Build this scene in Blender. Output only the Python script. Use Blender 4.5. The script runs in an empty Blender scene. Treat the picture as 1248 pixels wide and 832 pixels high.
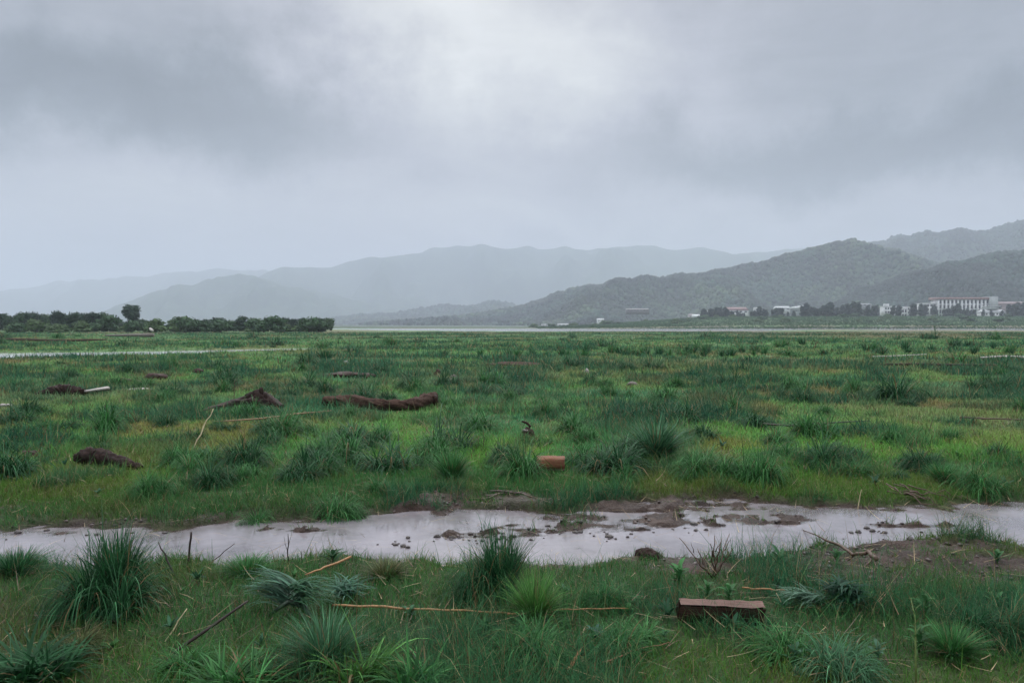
import bpy, math, random
import numpy as np
from mathutils import Vector

R = math.radians
rng = np.random.default_rng(7)
random.seed(7)
sc = bpy.context.scene
COL = sc.collection

# ------------------------------------------------------------------ camera
W0, H0, HOR = 1248.0, 832.0, 396.5
LENS = 28.0
F = W0 * LENS / 36.0
CAMZ = 1.6
PITCH = math.atan((H0 / 2 - HOR) / F)          # camera looks slightly down
cd = bpy.data.cameras.new("camera")
cd.lens = LENS; cd.sensor_width = 36.0; cd.clip_start = 0.05; cd.clip_end = 40000
cam = bpy.data.objects.new("camera", cd); COL.objects.link(cam)
cam.location = (0, 0, CAMZ); cam.rotation_euler = (math.pi / 2 - PITCH, 0, 0)
sc.camera = cam

# ------------------------------------------------------------------ render / view
sc.render.engine = 'CYCLES'
cy = sc.cycles
cy.use_denoising = True
try: cy.denoiser = 'OPENIMAGEDENOISE'
except Exception: pass
cy.max_bounces = 4; cy.diffuse_bounces = 3; cy.glossy_bounces = 2
cy.transmission_bounces = 2; cy.volume_bounces = 2; cy.transparent_max_bounces = 4
cy.caustics_reflective = False; cy.caustics_refractive = False
sc.view_settings.view_transform = 'Standard'
sc.view_settings.look = 'None'
sc.view_settings.gamma = 1.0
sc.view_settings.exposure = 0.0
sc.view_settings.use_curve_mapping = False

SUN_EL, SUN_AZ = 42.0, -2.0      # azimuth from +Y towards +X

def pix_dir(px, py):
    """world direction (unit) of a pixel of the photograph"""
    u = px - W0 / 2; v = H0 / 2 - py
    f = Vector((0, math.cos(PITCH), -math.sin(PITCH))); up = Vector((0, math.sin(PITCH), math.cos(PITCH)))
    d = f * F + up * v + Vector((1, 0, 0)) * u
    return d.normalized()

# ------------------------------------------------------------------ world
class NT:
    """tiny helper to wire shader nodes"""
    def __init__(s, tree): s.t = tree; s.n = tree.nodes; s.l = tree.links
    def new(s, typ, **kw):
        n = s.n.new(typ)
        for k, v in kw.items(): setattr(n, k, v)
        return n
    def put(s, sock, v):
        if isinstance(v, bpy.types.NodeSocket): s.l.new(v, sock)
        elif v is not None: sock.default_value = v
    def math(s, op, a, b=None, clamp=False):
        n = s.new('ShaderNodeMath', operation=op, use_clamp=clamp)
        s.put(n.inputs[0], a)
        if b is not None: s.put(n.inputs[1], b)
        return n.outputs[0]
    def vec(s, op, a, b=None):
        n = s.new('ShaderNodeVectorMath', operation=op)
        s.put(n.inputs[0], a)
        if b is not None: s.put(n.inputs[1], b)
        return n.outputs['Value'] if op in ('LENGTH', 'DOT_PRODUCT') else n.outputs[0]
    def noise(s, vec, scale, detail=4, rough=0.55, out='Fac', dist=0.0):
        n = s.new('ShaderNodeTexNoise'); s.put(n.inputs['Vector'], vec)
        n.inputs['Scale'].default_value = scale; n.inputs['Detail'].default_value = detail
        n.inputs['Roughness'].default_value = rough; n.inputs['Distortion'].default_value = dist
        return n.outputs[out]
    def ramp(s, fac, stops, interp='LINEAR'):
        n = s.new('ShaderNodeValToRGB'); s.put(n.inputs[0], fac); cr = n.color_ramp; cr.interpolation = interp
        while len(cr.elements) < len(stops): cr.elements.new(0.5)
        for e, (p, c) in zip(cr.elements, stops):
            e.position = p; e.color = (*c, 1) if len(c) == 3 else c
        return n.outputs[0]
    def mix(s, fac, a, b, mode='MIX'):
        n = s.new('ShaderNodeMix', data_type='RGBA', blend_type=mode)
        s.put(n.inputs[0], fac); s.put(n.inputs[6], a); s.put(n.inputs[7], b)
        return n.outputs[2]

def c4(c): return (c[0], c[1], c[2], 1.0)

w = bpy.data.worlds.new("World"); sc.world = w; w.use_nodes = True
nt = NT(w.node_tree); nt.n.clear()
tc = nt.new('ShaderNodeTexCoord').outputs['Generated']
sky = nt.new('ShaderNodeTexSky', sky_type='NISHITA', sun_disc=False,
             sun_elevation=R(SUN_EL), sun_rotation=R(SUN_AZ))
sky.air_density = 1.5; sky.dust_density = 3.0
# overcast layer: wide soft banks of cloud at fixed places of the sky, broken up with noise
warp = nt.noise(tc, 3.6, 9, 0.62, 'Color')
warp = nt.vec('SCALE', nt.vec('SUBTRACT', warp, (0.5, 0.5, 0.5)))
warp.node.inputs['Scale'].default_value = 0.34
dirw = nt.vec('ADD', tc, warp)
sep = nt.new('ShaderNodeSeparateXYZ'); nt.put(sep.inputs[0], tc)
zz = sep.outputs[2]
# value with elevation (overcast sky: brighter high up)
val = nt.ramp(zz, [(0.0, (.35,) * 3), (0.10, (.40,) * 3), (0.25, (.39,) * 3), (0.40, (.38,) * 3), (0.60, (.50,) * 3), (1.0, (.60,) * 3)], 'EASE')
BLOBS = [  # px, py, half-width, half-height (in direction units), gain
    (598, 72, .20, .11, +.36), (690, 170, .26, .09, +.16), (470, 20, .20, .07, +.09),
    (40, 270, .50, .075, +.07), (760, 262, .30, .035, +.05),
    (230, 150, .46, .060, -.23), (60, 110, .30, .07, -.04), (1080, 205, .38, .05, -.23),
    (1100, 90, .42, .10, -.10), (560, 262, .24, .022, -.035), (680, 132, .06, .02, -.05),
    (1000, 262, .3, .03, +.05), (60, 20, .4, .06, -.05),
]
for px, py, rx, rz, g in BLOBS:
    d = pix_dir(px, py)
    q = nt.vec('MULTIPLY', nt.vec('SUBTRACT', dirw, tuple(d)), (1 / rx, 1 / rx * 0.7, 1 / rz))
    q = nt.vec('LENGTH', q)
    m = nt.new('ShaderNodeMapRange', interpolation_type='SMOOTHERSTEP'); nt.put(m.inputs[0], q)
    m.inputs[1].default_value = 0.0; m.inputs[2].default_value = 1.9; m.inputs[3].default_value = g; m.inputs[4].default_value = 0.0
    val = nt.math('ADD', val, m.outputs[0])
sq = nt.vec('MULTIPLY', tc, (1, 1, 3.2))
n1 = nt.math('MULTIPLY', nt.math('SUBTRACT', nt.noise(sq, 1.9, 8, 0.58, dist=0.6), 0.5), 0.34)
n2 = nt.math('MULTIPLY', nt.math('SUBTRACT', nt.noise(sq, 6.5, 8, 0.62, dist=.6), 0.5), 0.17)
val = nt.math('ADD', nt.math('ADD', val, n1), n2)
cloudc = nt.ramp(val, [(0.0, (.03, .04, .06)), (0.22, (.165, .190, .230)), (0.45, (.405, .420, .485)), (0.75, (.72, .74, .75)), (1.0, (1.0, 1.02, 1.04))])
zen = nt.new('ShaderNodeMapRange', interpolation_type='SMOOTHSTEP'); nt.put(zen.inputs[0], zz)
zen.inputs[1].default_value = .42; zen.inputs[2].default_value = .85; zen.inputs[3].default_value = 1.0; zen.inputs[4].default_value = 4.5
cloudc = nt.vec('MULTIPLY', cloudc, zen.outputs[0])       # overcast sky overhead, boosted above the frame to light ground and haze
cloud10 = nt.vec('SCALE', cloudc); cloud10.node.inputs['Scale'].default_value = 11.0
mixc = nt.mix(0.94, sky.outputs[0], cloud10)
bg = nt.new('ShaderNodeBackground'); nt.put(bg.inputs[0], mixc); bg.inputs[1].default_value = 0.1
out = nt.new('ShaderNodeOutputWorld'); nt.l.new(bg.outputs[0], out.inputs[0])

# ------------------------------------------------------------------ sun behind the overcast
ld = bpy.data.lights.new("sun", 'SUN'); ld.energy = 1.3; ld.angle = R(35); ld.color = (1.0, .97, .93)
sun = bpy.data.objects.new("sun", ld); COL.objects.link(sun)
sd = Vector((math.sin(R(SUN_AZ)) * math.cos(R(SUN_EL)), math.cos(R(SUN_AZ)) * math.cos(R(SUN_EL)), math.sin(R(SUN_EL))))
sun.rotation_euler = sd.to_track_quat('Z', 'Y').to_euler()
sun.location = (0, 0, 50)

# ------------------------------------------------------------------ noise (numpy)
def _h(ix, iy, seed):
    h = (ix.astype(np.int64) * 374761393 + iy.astype(np.int64) * 668265263 + seed * 1442695041) & 0xFFFFFFFF
    h = ((h ^ (h >> 13)) * 1274126177) & 0xFFFFFFFF
    return ((h ^ (h >> 16)) & 0xFFFFFF) / float(0xFFFFFF)
def vnoise(x, y, seed=0):
    x = np.asarray(x, float); y = np.asarray(y, float)
    ix = np.floor(x); iy = np.floor(y); fx = x - ix; fy = y - iy
    fx = fx * fx * fx * (fx * (fx * 6 - 15) + 10); fy = fy * fy * fy * (fy * (fy * 6 - 15) + 10)
    a = _h(ix, iy, seed); b = _h(ix + 1, iy, seed); c = _h(ix, iy + 1, seed); d = _h(ix + 1, iy + 1, seed)
    return (a + (b - a) * fx) * (1 - fy) + (c + (d - c) * fx) * fy
def fbm(x, y, scale, octv=4, seed=0, gain=0.5):
    """~0..1, features of size `scale` metres"""
    s = 0; amp = 1; tot = 0; f = 1.0 / scale
    for o in range(octv):
        s = s + amp * vnoise(np.asarray(x) * f + 17.3 * o, np.asarray(y) * f - 9.1 * o, seed + o * 31); tot += amp
        amp *= gain; f *= 2.03
    return s / tot
def sst(a, b, v):
    t = np.clip((v - a) / (b - a), 0, 1); return t * t * (3 - 2 * t)

# ------------------------------------------------------------------ pixel <-> place
def G(px, py, z=0.0):
    """ground point seen at a pixel of the photograph (used to read positions off it)"""
    d = pix_dir(px, py); t = (z - CAMZ) / d.z
    return Vector((d.x * t, d.y * t, z))
def RP(px, py, Y):
    d = pix_dir(px, py); t = Y / d.y
    return Vector((d.x * t, Y, CAMZ + d.z * t))

# ------------------------------------------------------------------ the lie of the land
WZ = -0.07                                    # water level
def curve(pts, z=WZ):
    w_ = [G(px, py, z) for px, py in pts]
    xs = np.array([p.x for p in w_]); ys = np.array([p.y for p in w_])
    o = np.argsort(xs); return xs[o], ys[o]
PU_UP = curve([(-200, 652), (0, 647), (120, 644), (260, 640), (400, 638), (480, 630), (560, 622), (650, 626), (760, 622), (860, 616), (960, 618), (1060, 622), (1150, 616), (1248, 609), (1400, 600)])
PU_LO = curve([(-200, 690), (0, 688), (200, 688), (400, 688), (560, 692), (700, 690), (820, 684), (900, 676), (980, 671), (1060, 668), (1150, 664), (1248, 664), (1400, 664)])
CR_UP = curve([(-300, 429.0), (0, 430.5), (120, 429.3), (220, 427.6), (330, 425.6), (420, 424.8)])
CR_LO = curve([(-300, 441), (0, 439), (120, 435), (220, 432), (330, 428.4), (420, 425.2)])
RI_UP = curve([(300, 400.5), (450, 400.4), (624, 400.3), (900, 400.2), (1248, 400.4), (1500, 400.5)], -0.15)
RI_LO = curve([(300, 400.6), (420, 401.6), (520, 403.2), (700, 404.1), (900, 403.4), (1000, 401.7), (1100, 401.6), (1248, 403.6), (1500, 404.5)], -0.15)
CH_UP = curve([(1060, 405.6), (1130, 405.2), (1180, 405.8), (1248, 406.2), (1500, 406)], -0.10)
CH_LO = curve([(1060, 405.7), (1130, 408.4), (1200, 410.8), (1248, 412.0), (1500, 415)], -0.10)

def ell(x, y, px, py, rx, ry, z=0.0):
    """soft ellipse given in photo pixels -> 0..1 field on the ground"""
    c = G(px, py, z); a = rx * c.y / F; b = abs(G(px, py - ry, z).y - G(px, py + ry, z).y) / 2
    q = ((x - c.x) / a) ** 2 + ((y - c.y) / b) ** 2
    return np.clip(1.5 - q, 0, 1)

BARS = [(1100, 640, 60, 3, .4), (700, 643, 95, 6, .8), (600, 652, 60, 3.5, .7), (840, 634, 75, 8, .9), (920, 633, 70, 7, .6), (775, 620, 70, 4, .7), (640, 616, 60, 5, .55),
        (800, 690, 80, 6, .55), (1130, 676, 130, 7, .8), (980, 684, 70, 6, .6), (170, 640, 90, 4, .35), (40, 650, 60, 3, .3),
        (375, 646, 22, 2.5, .6), (330, 645, 14, 3, .5), (700, 632, 40, 5, .6)]
def land(x, y):
    """ground height, puddle depth field and mud amount at arrays x, y"""
    x = np.asarray(x, float); y = np.asarray(y, float)
    h = (fbm(x, y, 1.6, 4, 1) - .5) * 0.09 + (fbm(x, y, 0.35, 3, 5) - .5) * 0.035
    h += (fbm(x, y, 14, 3, 9) - .45) * 0.25 * sst(9, 30, y)
    h = np.maximum(h, -0.03)
    # puddle in the wheel track
    near = (y > 2) & (y < 12)
    e = np.full(x.shape, -9.0)
    n = fbm(x, y, 0.55, 5, 21, .6)
    e[near] = np.minimum(y[near] - np.interp(x[near], *PU_LO), np.interp(x[near], *PU_UP) - y[near])
    ee = e + (n - .5) * 1.0
    dip = sst(-0.34, 0.16, ee)
    bar = np.zeros(x.shape)
    for px, py, rx, ry, s in BARS:
        bar = np.maximum(bar, ell(x, y, px, py, rx, ry, WZ) * s)
    m2 = fbm(x, y, 0.16, 4, 33)
    dip = dip * (1 - np.clip(bar * 1.6 * sst(.28, .50, m2), 0, .74))
    h = h * (1 - dip * .7) - 0.125 * dip
    mudz = sst(-0.22, 0.06, e + (n - .5) * 1.4)
    mud = np.maximum(mudz, np.clip(bar * 1.4, 0, 1) * sst(.32, .5, m2 + .15))
    for px, py, rx, ry, s in [(1120, 688, 190, 18, .9), (1040, 705, 90, 14, .6), (860, 692, 80, 10, .8), (520, 615, 50, 10, .9), (860, 608, 120, 9, .8), (560, 604, 60, 5, .7), (1150, 730, 60, 10, .4),
                              (690, 690, 60, 8, .5), (1200, 628, 60, 6, .7), (1030, 612, 80, 6, .6), (300, 625, 60, 5, .5)]:
        f = ell(x, y, px, py, rx, ry) * s
        mud = np.maximum(mud, sst(.45, .75, f * 1.1 - (n - .5) * 1.4))
    h += mud * ((fbm(x, y, 0.13, 4, 41, .65) - .5) * 0.13 + (fbm(x, y, .5, 2, 43) - .5) * .05 - .015 * near)
    for UP, LO, lvl, dep, soft, a, b in ((CR_UP, CR_LO, WZ, .30, 1.1, 30, 60), (RI_UP, RI_LO, -.15, .9, 6, 150, 520), (CH_UP, CH_LO, -.10, .6, 3, 90, 260)):
        k = (y > a) & (y < b)
        if not k.any(): continue
        ek = np.minimum(y[k] - np.interp(x[k], *LO), np.interp(x[k], *UP) - y[k])
        if UP is CR_UP: ek = np.where(x[k] > UP[0][-1], -9, ek)
        if UP is CH_UP: ek = np.where(x[k] < UP[0][0], -9, ek)
        if UP is RI_UP: ek = np.where(x[k] < RI_UP[0][0], -90, ek)
        dd = sst(-soft, soft * .25, ek + (fbm(x[k], y[k], soft * 2.2, 3, 77) - .5) * soft * .8)
        h[k] = h[k] * (1 - dd) - dep * dd
        mud[k] = np.maximum(mud[k], sst(-soft * .5, -soft * .05, ek))
    # far bank and the flats beyond the river
    az = x / np.maximum(y, 1)
    far = sst(410, 760, y) * sst(0.02, 0.28, az) * 8.5 + sst(400, 440, y) * sst(.05, .4, az) * 1.2
    far += sst(420, 2500, y) * 3
    h = h + far
    h = h - sst(60, 300, y) * (y < 412) * (fbm(x, y, 30, 3, 3) * .15)
    return h, mud
def HZ(x, y):
    h, _ = land(np.array([x]), np.array([y])); return float(h[0])
def ground_at(px, py):
    """like G but on the real relief"""
    z = 0.0
    for _ in range(6):
        p = G(px, py, z); z = HZ(p.x, p.y)
    p = G(px, py, z); return Vector((p.x, p.y, HZ(p.x, p.y)))

# vegetation colour of the meadow
CG = np.array
def meadow_color(x, y):
    n1 = fbm(x, y, 2.6, 4, 101); n2 = fbm(x, y, 9.0, 4, 111); n3 = fbm(x, y, 0.7, 3, 121)
    s = np.where(y > 60, 4.0, 1.0)
    n4 = fbm(x / s, y / s / 1.6, 7, 4, 131)
    green = CG([.070, .160, .044]); blue = CG([.036, .125, .066]); oliv = CG([.120, .122, .050]); brown = CG([.145, .092, .042]); purp = CG([.115, .095, .055])
    c = green[None, :] * np.ones((len(x), 1))
    def mx(c, b, f): return c * (1 - f[:, None]) + b[None, :] * f[:, None]
    c = mx(c, blue, sst(.50, .64, n1) * .75)
    c = mx(c, oliv, sst(.52, .68, n2) * .45 * sst(4.5, 9, y))
    c = mx(c, oliv, sst(.52, .70, n3) * .40)
    c = mx(c, CG([.080, .150, .070]), sst(25, 80, y) * .45)
    band = np.exp(-((y - 31) / 5.0) ** 2) * sst(.0, .25, x / y + .1)
    c = mx(c, oliv * 1.1, band * .8)
    c = mx(c, brown, sst(.58, .66, fbm(x, y / 1.4, np.where(y > 40, 6.0, 2.2), 4, 133)) * .6 * sst(6, 12, y))
    c = mx(c, purp, sst(85, 130, y) * sst(.42, .62, n4 + .12 * np.clip(x / y * 2, -1, 1)) * .8)
    c = mx(c, green * .9, sst(35, 50, y) * (1 - sst(75, 100, y)) * .45)
    c = mx(c, CG([.075, .125, .05]), sst(430, 520, y) * .9)
    c = mx(c, CG([.030, .050, .030]), sst(430, 520, y) * (1 - sst(.02, .12, x / np.maximum(y, 1))) * .9)
    c = c * (.72 + 1.0 * sst(6.8, 11, y))[:, None] * (CG([.98, 1.10, .60])[None] * (1 - sst(8, 16, y))[:, None] + sst(8, 16, y)[:, None])  # dark near bank, brighter meadow beyond: light and shade put into the colour
    return c

# ------------------------------------------------------------------ mesh helpers
def raw_mesh(name, verts, quads=None, tris=None, cols=None, smooth=True):
    me = bpy.data.meshes.new(name)
    verts = np.ascontiguousarray(verts, np.float32)
    nq = 0 if quads is None else len(quads); ntr = 0 if tris is None else len(tris)
    idx = []
    if nq: idx.append(np.asarray(quads, np.int32).ravel())
    if ntr: idx.append(np.asarray(tris, np.int32).ravel())
    idx = np.concatenate(idx)
    me.vertices.add(len(verts)); me.vertices.foreach_set("co", verts.ravel())
    me.loops.add(len(idx)); me.loops.foreach_set("vertex_index", idx)
    me.polygons.add(nq + ntr)
    st = np.concatenate([np.arange(nq) * 4, nq * 4 + np.arange(ntr) * 3]).astype(np.int32)
    me.polygons.foreach_set("loop_start", st)
    if smooth: me.polygons.foreach_set("use_smooth", np.ones(nq + ntr, bool))
    if cols is not None:
        a = me.color_attributes.new("col", 'FLOAT_COLOR', 'POINT')
        cc = np.ones((len(verts), 4), np.float32); cc[:, :3] = cols
        a.data.foreach_set("color", cc.ravel())
    me.update(calc_edges=True); me.validate()
    return me

class MB:
    """collects verts/faces/colours, then links ONE mesh object"""
    def __init__(s): s.v = []; s.q = []; s.t = []; s.c = []; s.n = 0
    def add(s, v, q=None, t=None, col=(.5, .5, .5)):
        v = np.asarray(v, float).reshape(-1, 3)
        if q is not None and len(q): s.q.append(np.asarray(q) + s.n)
        if t is not None and len(t): s.t.append(np.asarray(t) + s.n)
        c = np.asarray(col, float)
        s.c.append(np.broadcast_to(c, (len(v), 3)) if c.ndim == 1 else c)
        s.v.append(v); s.n += len(v); return s
    def mesh(s, name, smooth=True):
        return raw_mesh(name, np.concatenate(s.v), np.concatenate(s.q) if s.q else None, np.concatenate(s.t) if s.t else None, np.concatenate(s.c), smooth)
    def build(s, name, mat, parent=None, smooth=True, loc=None):
        return link(name, s.mesh(name, smooth), mat, parent, loc)
    # --- shapes
    def box(s, c, d, rz=0.0, col=(.5, .5, .5), rx=0.0):
        hx, hy, hz = d[0] / 2, d[1] / 2, d[2] / 2
        v = np.array([[a * hx, b * hy, e * hz] for e in (-1, 1) for b in (-1, 1) for a in (-1, 1)])
        v = rotz(rotx(v, rx), rz) + np.array(c)
        return s.add(v, [[0, 2, 3, 1], [4, 5, 7, 6], [0, 1, 5, 4], [2, 6, 7, 3], [0, 4, 6, 2], [1, 3, 7, 5]], None, col)
    def tube(s, pts, rad, col=(.2, .1, .05), sides=6, rough=0.0, seed=0, flat=1.0, cap=True):
        P = np.array([tuple(p) for p in pts], float); n = len(P)
        rad = np.broadcast_to(np.asarray(rad, float), (n,)) if np.ndim(rad) == 0 or len(rad) == n else np.interp(np.linspace(0, 1, n), np.linspace(0, 1, len(rad)), rad)
        T = np.gradient(P, axis=0); T /= np.linalg.norm(T, axis=1)[:, None] + 1e-9
        up = np.array([0, 0, 1.0]) if abs(T[:, 2]).mean() < .8 else np.array([0, 1.0, 0])
        A = np.cross(T, up); A /= np.linalg.norm(A, axis=1)[:, None] + 1e-9; B = np.cross(A, T)
        an = np.arange(sides) / sides * 2 * np.pi
        rr = rad[:, None] * np.ones((1, sides))
        if rough:
            ii, kk = np.meshgrid(np.arange(n), np.arange(sides), indexing='ij')
            ca, sa = np.cos(an)[kk] * 2.2, np.sin(an)[kk] * 2.2
            rr = rr * (1 + rough * ((fbm(ca + seed * 3.7, sa + ii * .22, 1.0, 4, seed, .65) - .5) * 2))
        v = P[:, None, :] + rr[:, :, None] * (np.cos(an)[None, :, None] * A[:, None, :] + flat * np.sin(an)[None, :, None] * B[:, None, :])
        v = v.reshape(-1, 3)
        i = np.arange(n - 1)[:, None]; k = np.arange(sides)[None, :]; k2 = (k + 1) % sides
        q = np.stack([i * sides + k, (i + 0) * sides + k2, (i + 1) * sides + k2, (i + 1) * sides + k], -1).reshape(-1, 4)
        t = []
        if cap:
            v = np.vstack([v, P[0], P[-1]]); a, b = n * sides, n * sides + 1
            for kk in range(sides):
                t.append([a, (kk + 1) % sides, kk]); t.append([b, (n - 1) * sides + kk, (n - 1) * sides + (kk + 1) % sides])
        return s.add(v, q, t if t else None, col)
    def blob(s, c, r, seed=0, rough=.35, sub=2, col=(.1, .08, .07)):
        v, f = ICO[sub]; v = v.copy()
        n = fbm(v[:, 0] * 1.5 + v[:, 2] * .9 + seed * 5.1, v[:, 1] * 1.5 - v[:, 2] * 1.2, 1.0, 5, seed, .65)
        v = v * (1 + rough * 2 * (n - .5))[:, None] * np.array(r)
        return s.add(v + np.array(c), None, f, col)

def rotz(v, a): c, s_ = math.cos(a), math.sin(a); return np.asarray(v) @ np.array([[c, s_, 0], [-s_, c, 0], [0, 0, 1]])
def rotx(v, a): c, s_ = math.cos(a), math.sin(a); return np.asarray(v) @ np.array([[1, 0, 0], [0, c, s_], [0, -s_, c]])

def _ico(sub):
    t = (1 + 5 ** .5) / 2
    v = [(-1, t, 0), (1, t, 0), (-1, -t, 0), (1, -t, 0), (0, -1, t), (0, 1, t), (0, -1, -t), (0, 1, -t), (t, 0, -1), (t, 0, 1), (-t, 0, -1), (-t, 0, 1)]
    f = [(0, 11, 5), (0, 5, 1), (0, 1, 7), (0, 7, 10), (0, 10, 11), (1, 5, 9), (5, 11, 4), (11, 10, 2), (10, 7, 6), (7, 1, 8), (3, 9, 4), (3, 4, 2), (3, 2, 6), (3, 6, 8), (3, 8, 9), (4, 9, 5), (2, 4, 11), (6, 2, 10), (8, 6, 7), (9, 8, 1)]
    v = [np.array(p) / np.linalg.norm(p) for p in v]
    for _ in range(sub):
        mid = {}; nf = []
        def m(a, b):
            k = (min(a, b), max(a, b))
            if k not in mid:
                p = v[a] + v[b]; v.append(p / np.linalg.norm(p)); mid[k] = len(v) - 1
            return mid[k]
        for a, b, c in f:
            ab, bc, ca = m(a, b), m(b, c), m(c, a); nf += [(a, ab, ca), (b, bc, ab), (c, ca, bc), (ab, bc, ca)]
        f = nf
    return np.array(v), np.array(f)
ICO = [_ico(i) for i in range(4)]

def link(name, me, mat, parent=None, loc=None):
    o = bpy.data.objects.new(name, me)
    if mat is not None and not me.materials: me.materials.append(mat)
    COL.objects.link(o)
    if parent is not None: o.parent = parent
    if loc is not None: o.location = loc
    return o
def tag(o, label=None, cat=None, group=None, kind=None):
    if label: o['label'] = label
    if cat: o['category'] = cat
    if group: o['group'] = group
    if kind: o['kind'] = kind
    return o
def empty(name, loc, rz=0.0, scale=None):
    o = bpy.data.objects.new(name, None); COL.objects.link(o); o.location = loc; o.rotation_euler = (0, 0, rz)
    o.empty_display_size = .1
    if scale is not None: o.scale = scale
    return o
def copy_tree(o, parent=None):
    c = o.copy(); COL.objects.link(c); c.parent = parent
    for k in ('label', 'group'):
        if parent is None and k in c: del c[k]
    for ch in list(o.children): copy_tree(ch, c)
    return c

# ------------------------------------------------------------------ materials
def new_mat(name):
    m = bpy.data.materials.new(name); m.use_nodes = True; t = NT(m.node_tree); t.n.clear()
    return m, t
def finish(t, bsdf):
    o = t.new('ShaderNodeOutputMaterial'); t.l.new(bsdf, o.inputs['Surface'])
def principled(t, col, rough=.6, spec=.5, normal=None, **kw):
    p = t.new('ShaderNodeBsdfPrincipled'); t.put(p.inputs['Base Color'], col if not isinstance(col, tuple) else c4(col))
    t.put(p.inputs['Roughness'], rough); t.put(p.inputs['Specular IOR Level'], spec)
    if normal is not None: t.put(p.inputs['Normal'], normal)
    for k, v in kw.items(): t.put(p.inputs[k], v)
    return p.outputs[0]
def bump(t, h, strength=.5, dist=.01):
    b = t.new('ShaderNodeBump'); b.inputs['Strength'].default_value = strength; b.inputs['Distance'].default_value = dist
    t.put(b.inputs['Height'], h); return b.outputs[0]
def attr(t, name='col'):
    a = t.new('ShaderNodeAttribute'); a.attribute_name = name; return a.outputs['Color']
def objpos(t):
    return t.new('ShaderNodeTexCoord').outputs['Object']
def geopos(t):
    return t.new('ShaderNodeNewGeometry').outputs['Position']

def leaf_material(name, rough=.45, transl=.28, gain=1.0, spec=.4, up=0.0):
    m, t = new_mat(name)
    c = attr(t)
    n = t.noise(geopos(t), 9.0, 2)
    c = t.mix(1.0, c, t.ramp(n, [(0, (.72 * gain,) * 3), (1, (1.28 * gain,) * 3)]), 'MULTIPLY')
    nrm = None
    if up:   # blades stand in a sward: tips shade like its top
        g = t.new('ShaderNodeNewGeometry').outputs['Normal']
        a_ = t.vec('SCALE', g); a_.node.inputs['Scale'].default_value = 1 - up
        nrm = t.vec('NORMALIZE', t.vec('ADD', a_, (0, 0, up)))
    p = principled(t, c, rough, spec, nrm)
    tr = t.new('ShaderNodeBsdfTranslucent'); t.put(tr.inputs[0], c)
    mx = t.new('ShaderNodeMixShader'); mx.inputs[0].default_value = transl
    t.l.new(p, mx.inputs[1]); t.l.new(tr.outputs[0], mx.inputs[2])
    finish(t, mx.outputs[0]); return m
M_GRASS = leaf_material("grass_blades", .7, .35, 1.1, .06, .5)
M_TUFT = leaf_material("sedge_blades", .55, .32, 1.0, .12, .4)
M_CROWN = leaf_material("tree_leaves", .7, .15, spec=.15)

def ground_material():
    m, t = new_mat("ground_soil_and_mud")
    pos = geopos(t); c = attr(t)
    wa = t.new('ShaderNodeAttribute'); wa.attribute_name = "wet"; wet = wa.outputs['Fac']
    n = t.noise(pos, 7.0, 8, .65); nf = t.noise(pos, 60.0, 4, .6)
    c = t.mix(1.0, c, t.ramp(n, [(.2, (.55,) * 3), (.8, (1.45,) * 3)]), 'MULTIPLY')
    c = t.mix(1.0, c, t.ramp(nf, [(.25, (.75,) * 3), (.75, (1.25,) * 3)]), 'MULTIPLY')
    rough = t.math('SUBTRACT', .85, t.math('MULTIPLY', wet, t.math('ADD', .15, t.math('MULTIPLY', n, .45))))
    hgt = t.math('ADD', n, t.math('MULTIPLY', nf, .35))
    finish(t, principled(t, c, rough, .24, bump(t, hgt, 1.0, .05))); return m
M_GROUND = ground_material()

def water_material(name, base, ripple, rough=.05, scale=14.0, dist=.004, spec=.5, ior=1.333, shallow=False):
    m, t = new_mat(name)
    pos = geopos(t)
    st = t.vec('MULTIPLY', pos, (1, 1.0, 1))
    n = t.noise(st, scale, 3, .55); n2 = t.noise(st, scale * 5.5, 2, .5)
    murk = t.noise(st, 1.6, 5, .6)
    c = t.mix(t.ramp(murk, [(.3, (0, 0, 0)), (.7, (1, 1, 1))]), c4(tuple(b * .6 for b in base)), c4(tuple(b * 1.2 for b in base)))
    if shallow:   # the bed shows through where the water is only a film
        da = t.new('ShaderNodeAttribute'); da.attribute_name = "depth"
        f = t.math('ADD', da.outputs['Fac'], t.math('MULTIPLY', t.math('SUBTRACT', murk, .5), 1.1))
        c = t.mix(t.ramp(f, [(.25, (0, 0, 0)), (.95, (1, 1, 1))]), c4((.050, .034, .027)), c)
    h = t.math('ADD', n, t.math('MULTIPLY', n2, .35))
    finish(t, principled(t, c, rough, spec, bump(t, h, ripple, dist), IOR=ior, **{'Coat Weight': 0.0})); return m
M_PUDDLE = water_material("muddy_puddle_water", (.245, .222, .232), .6, .015, 6.0, .0012, 1.0, 1.5, True)
M_RIVER = water_material("pale_river_water", (.55, .55, .56), .2, .10, .8, .02)

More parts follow.
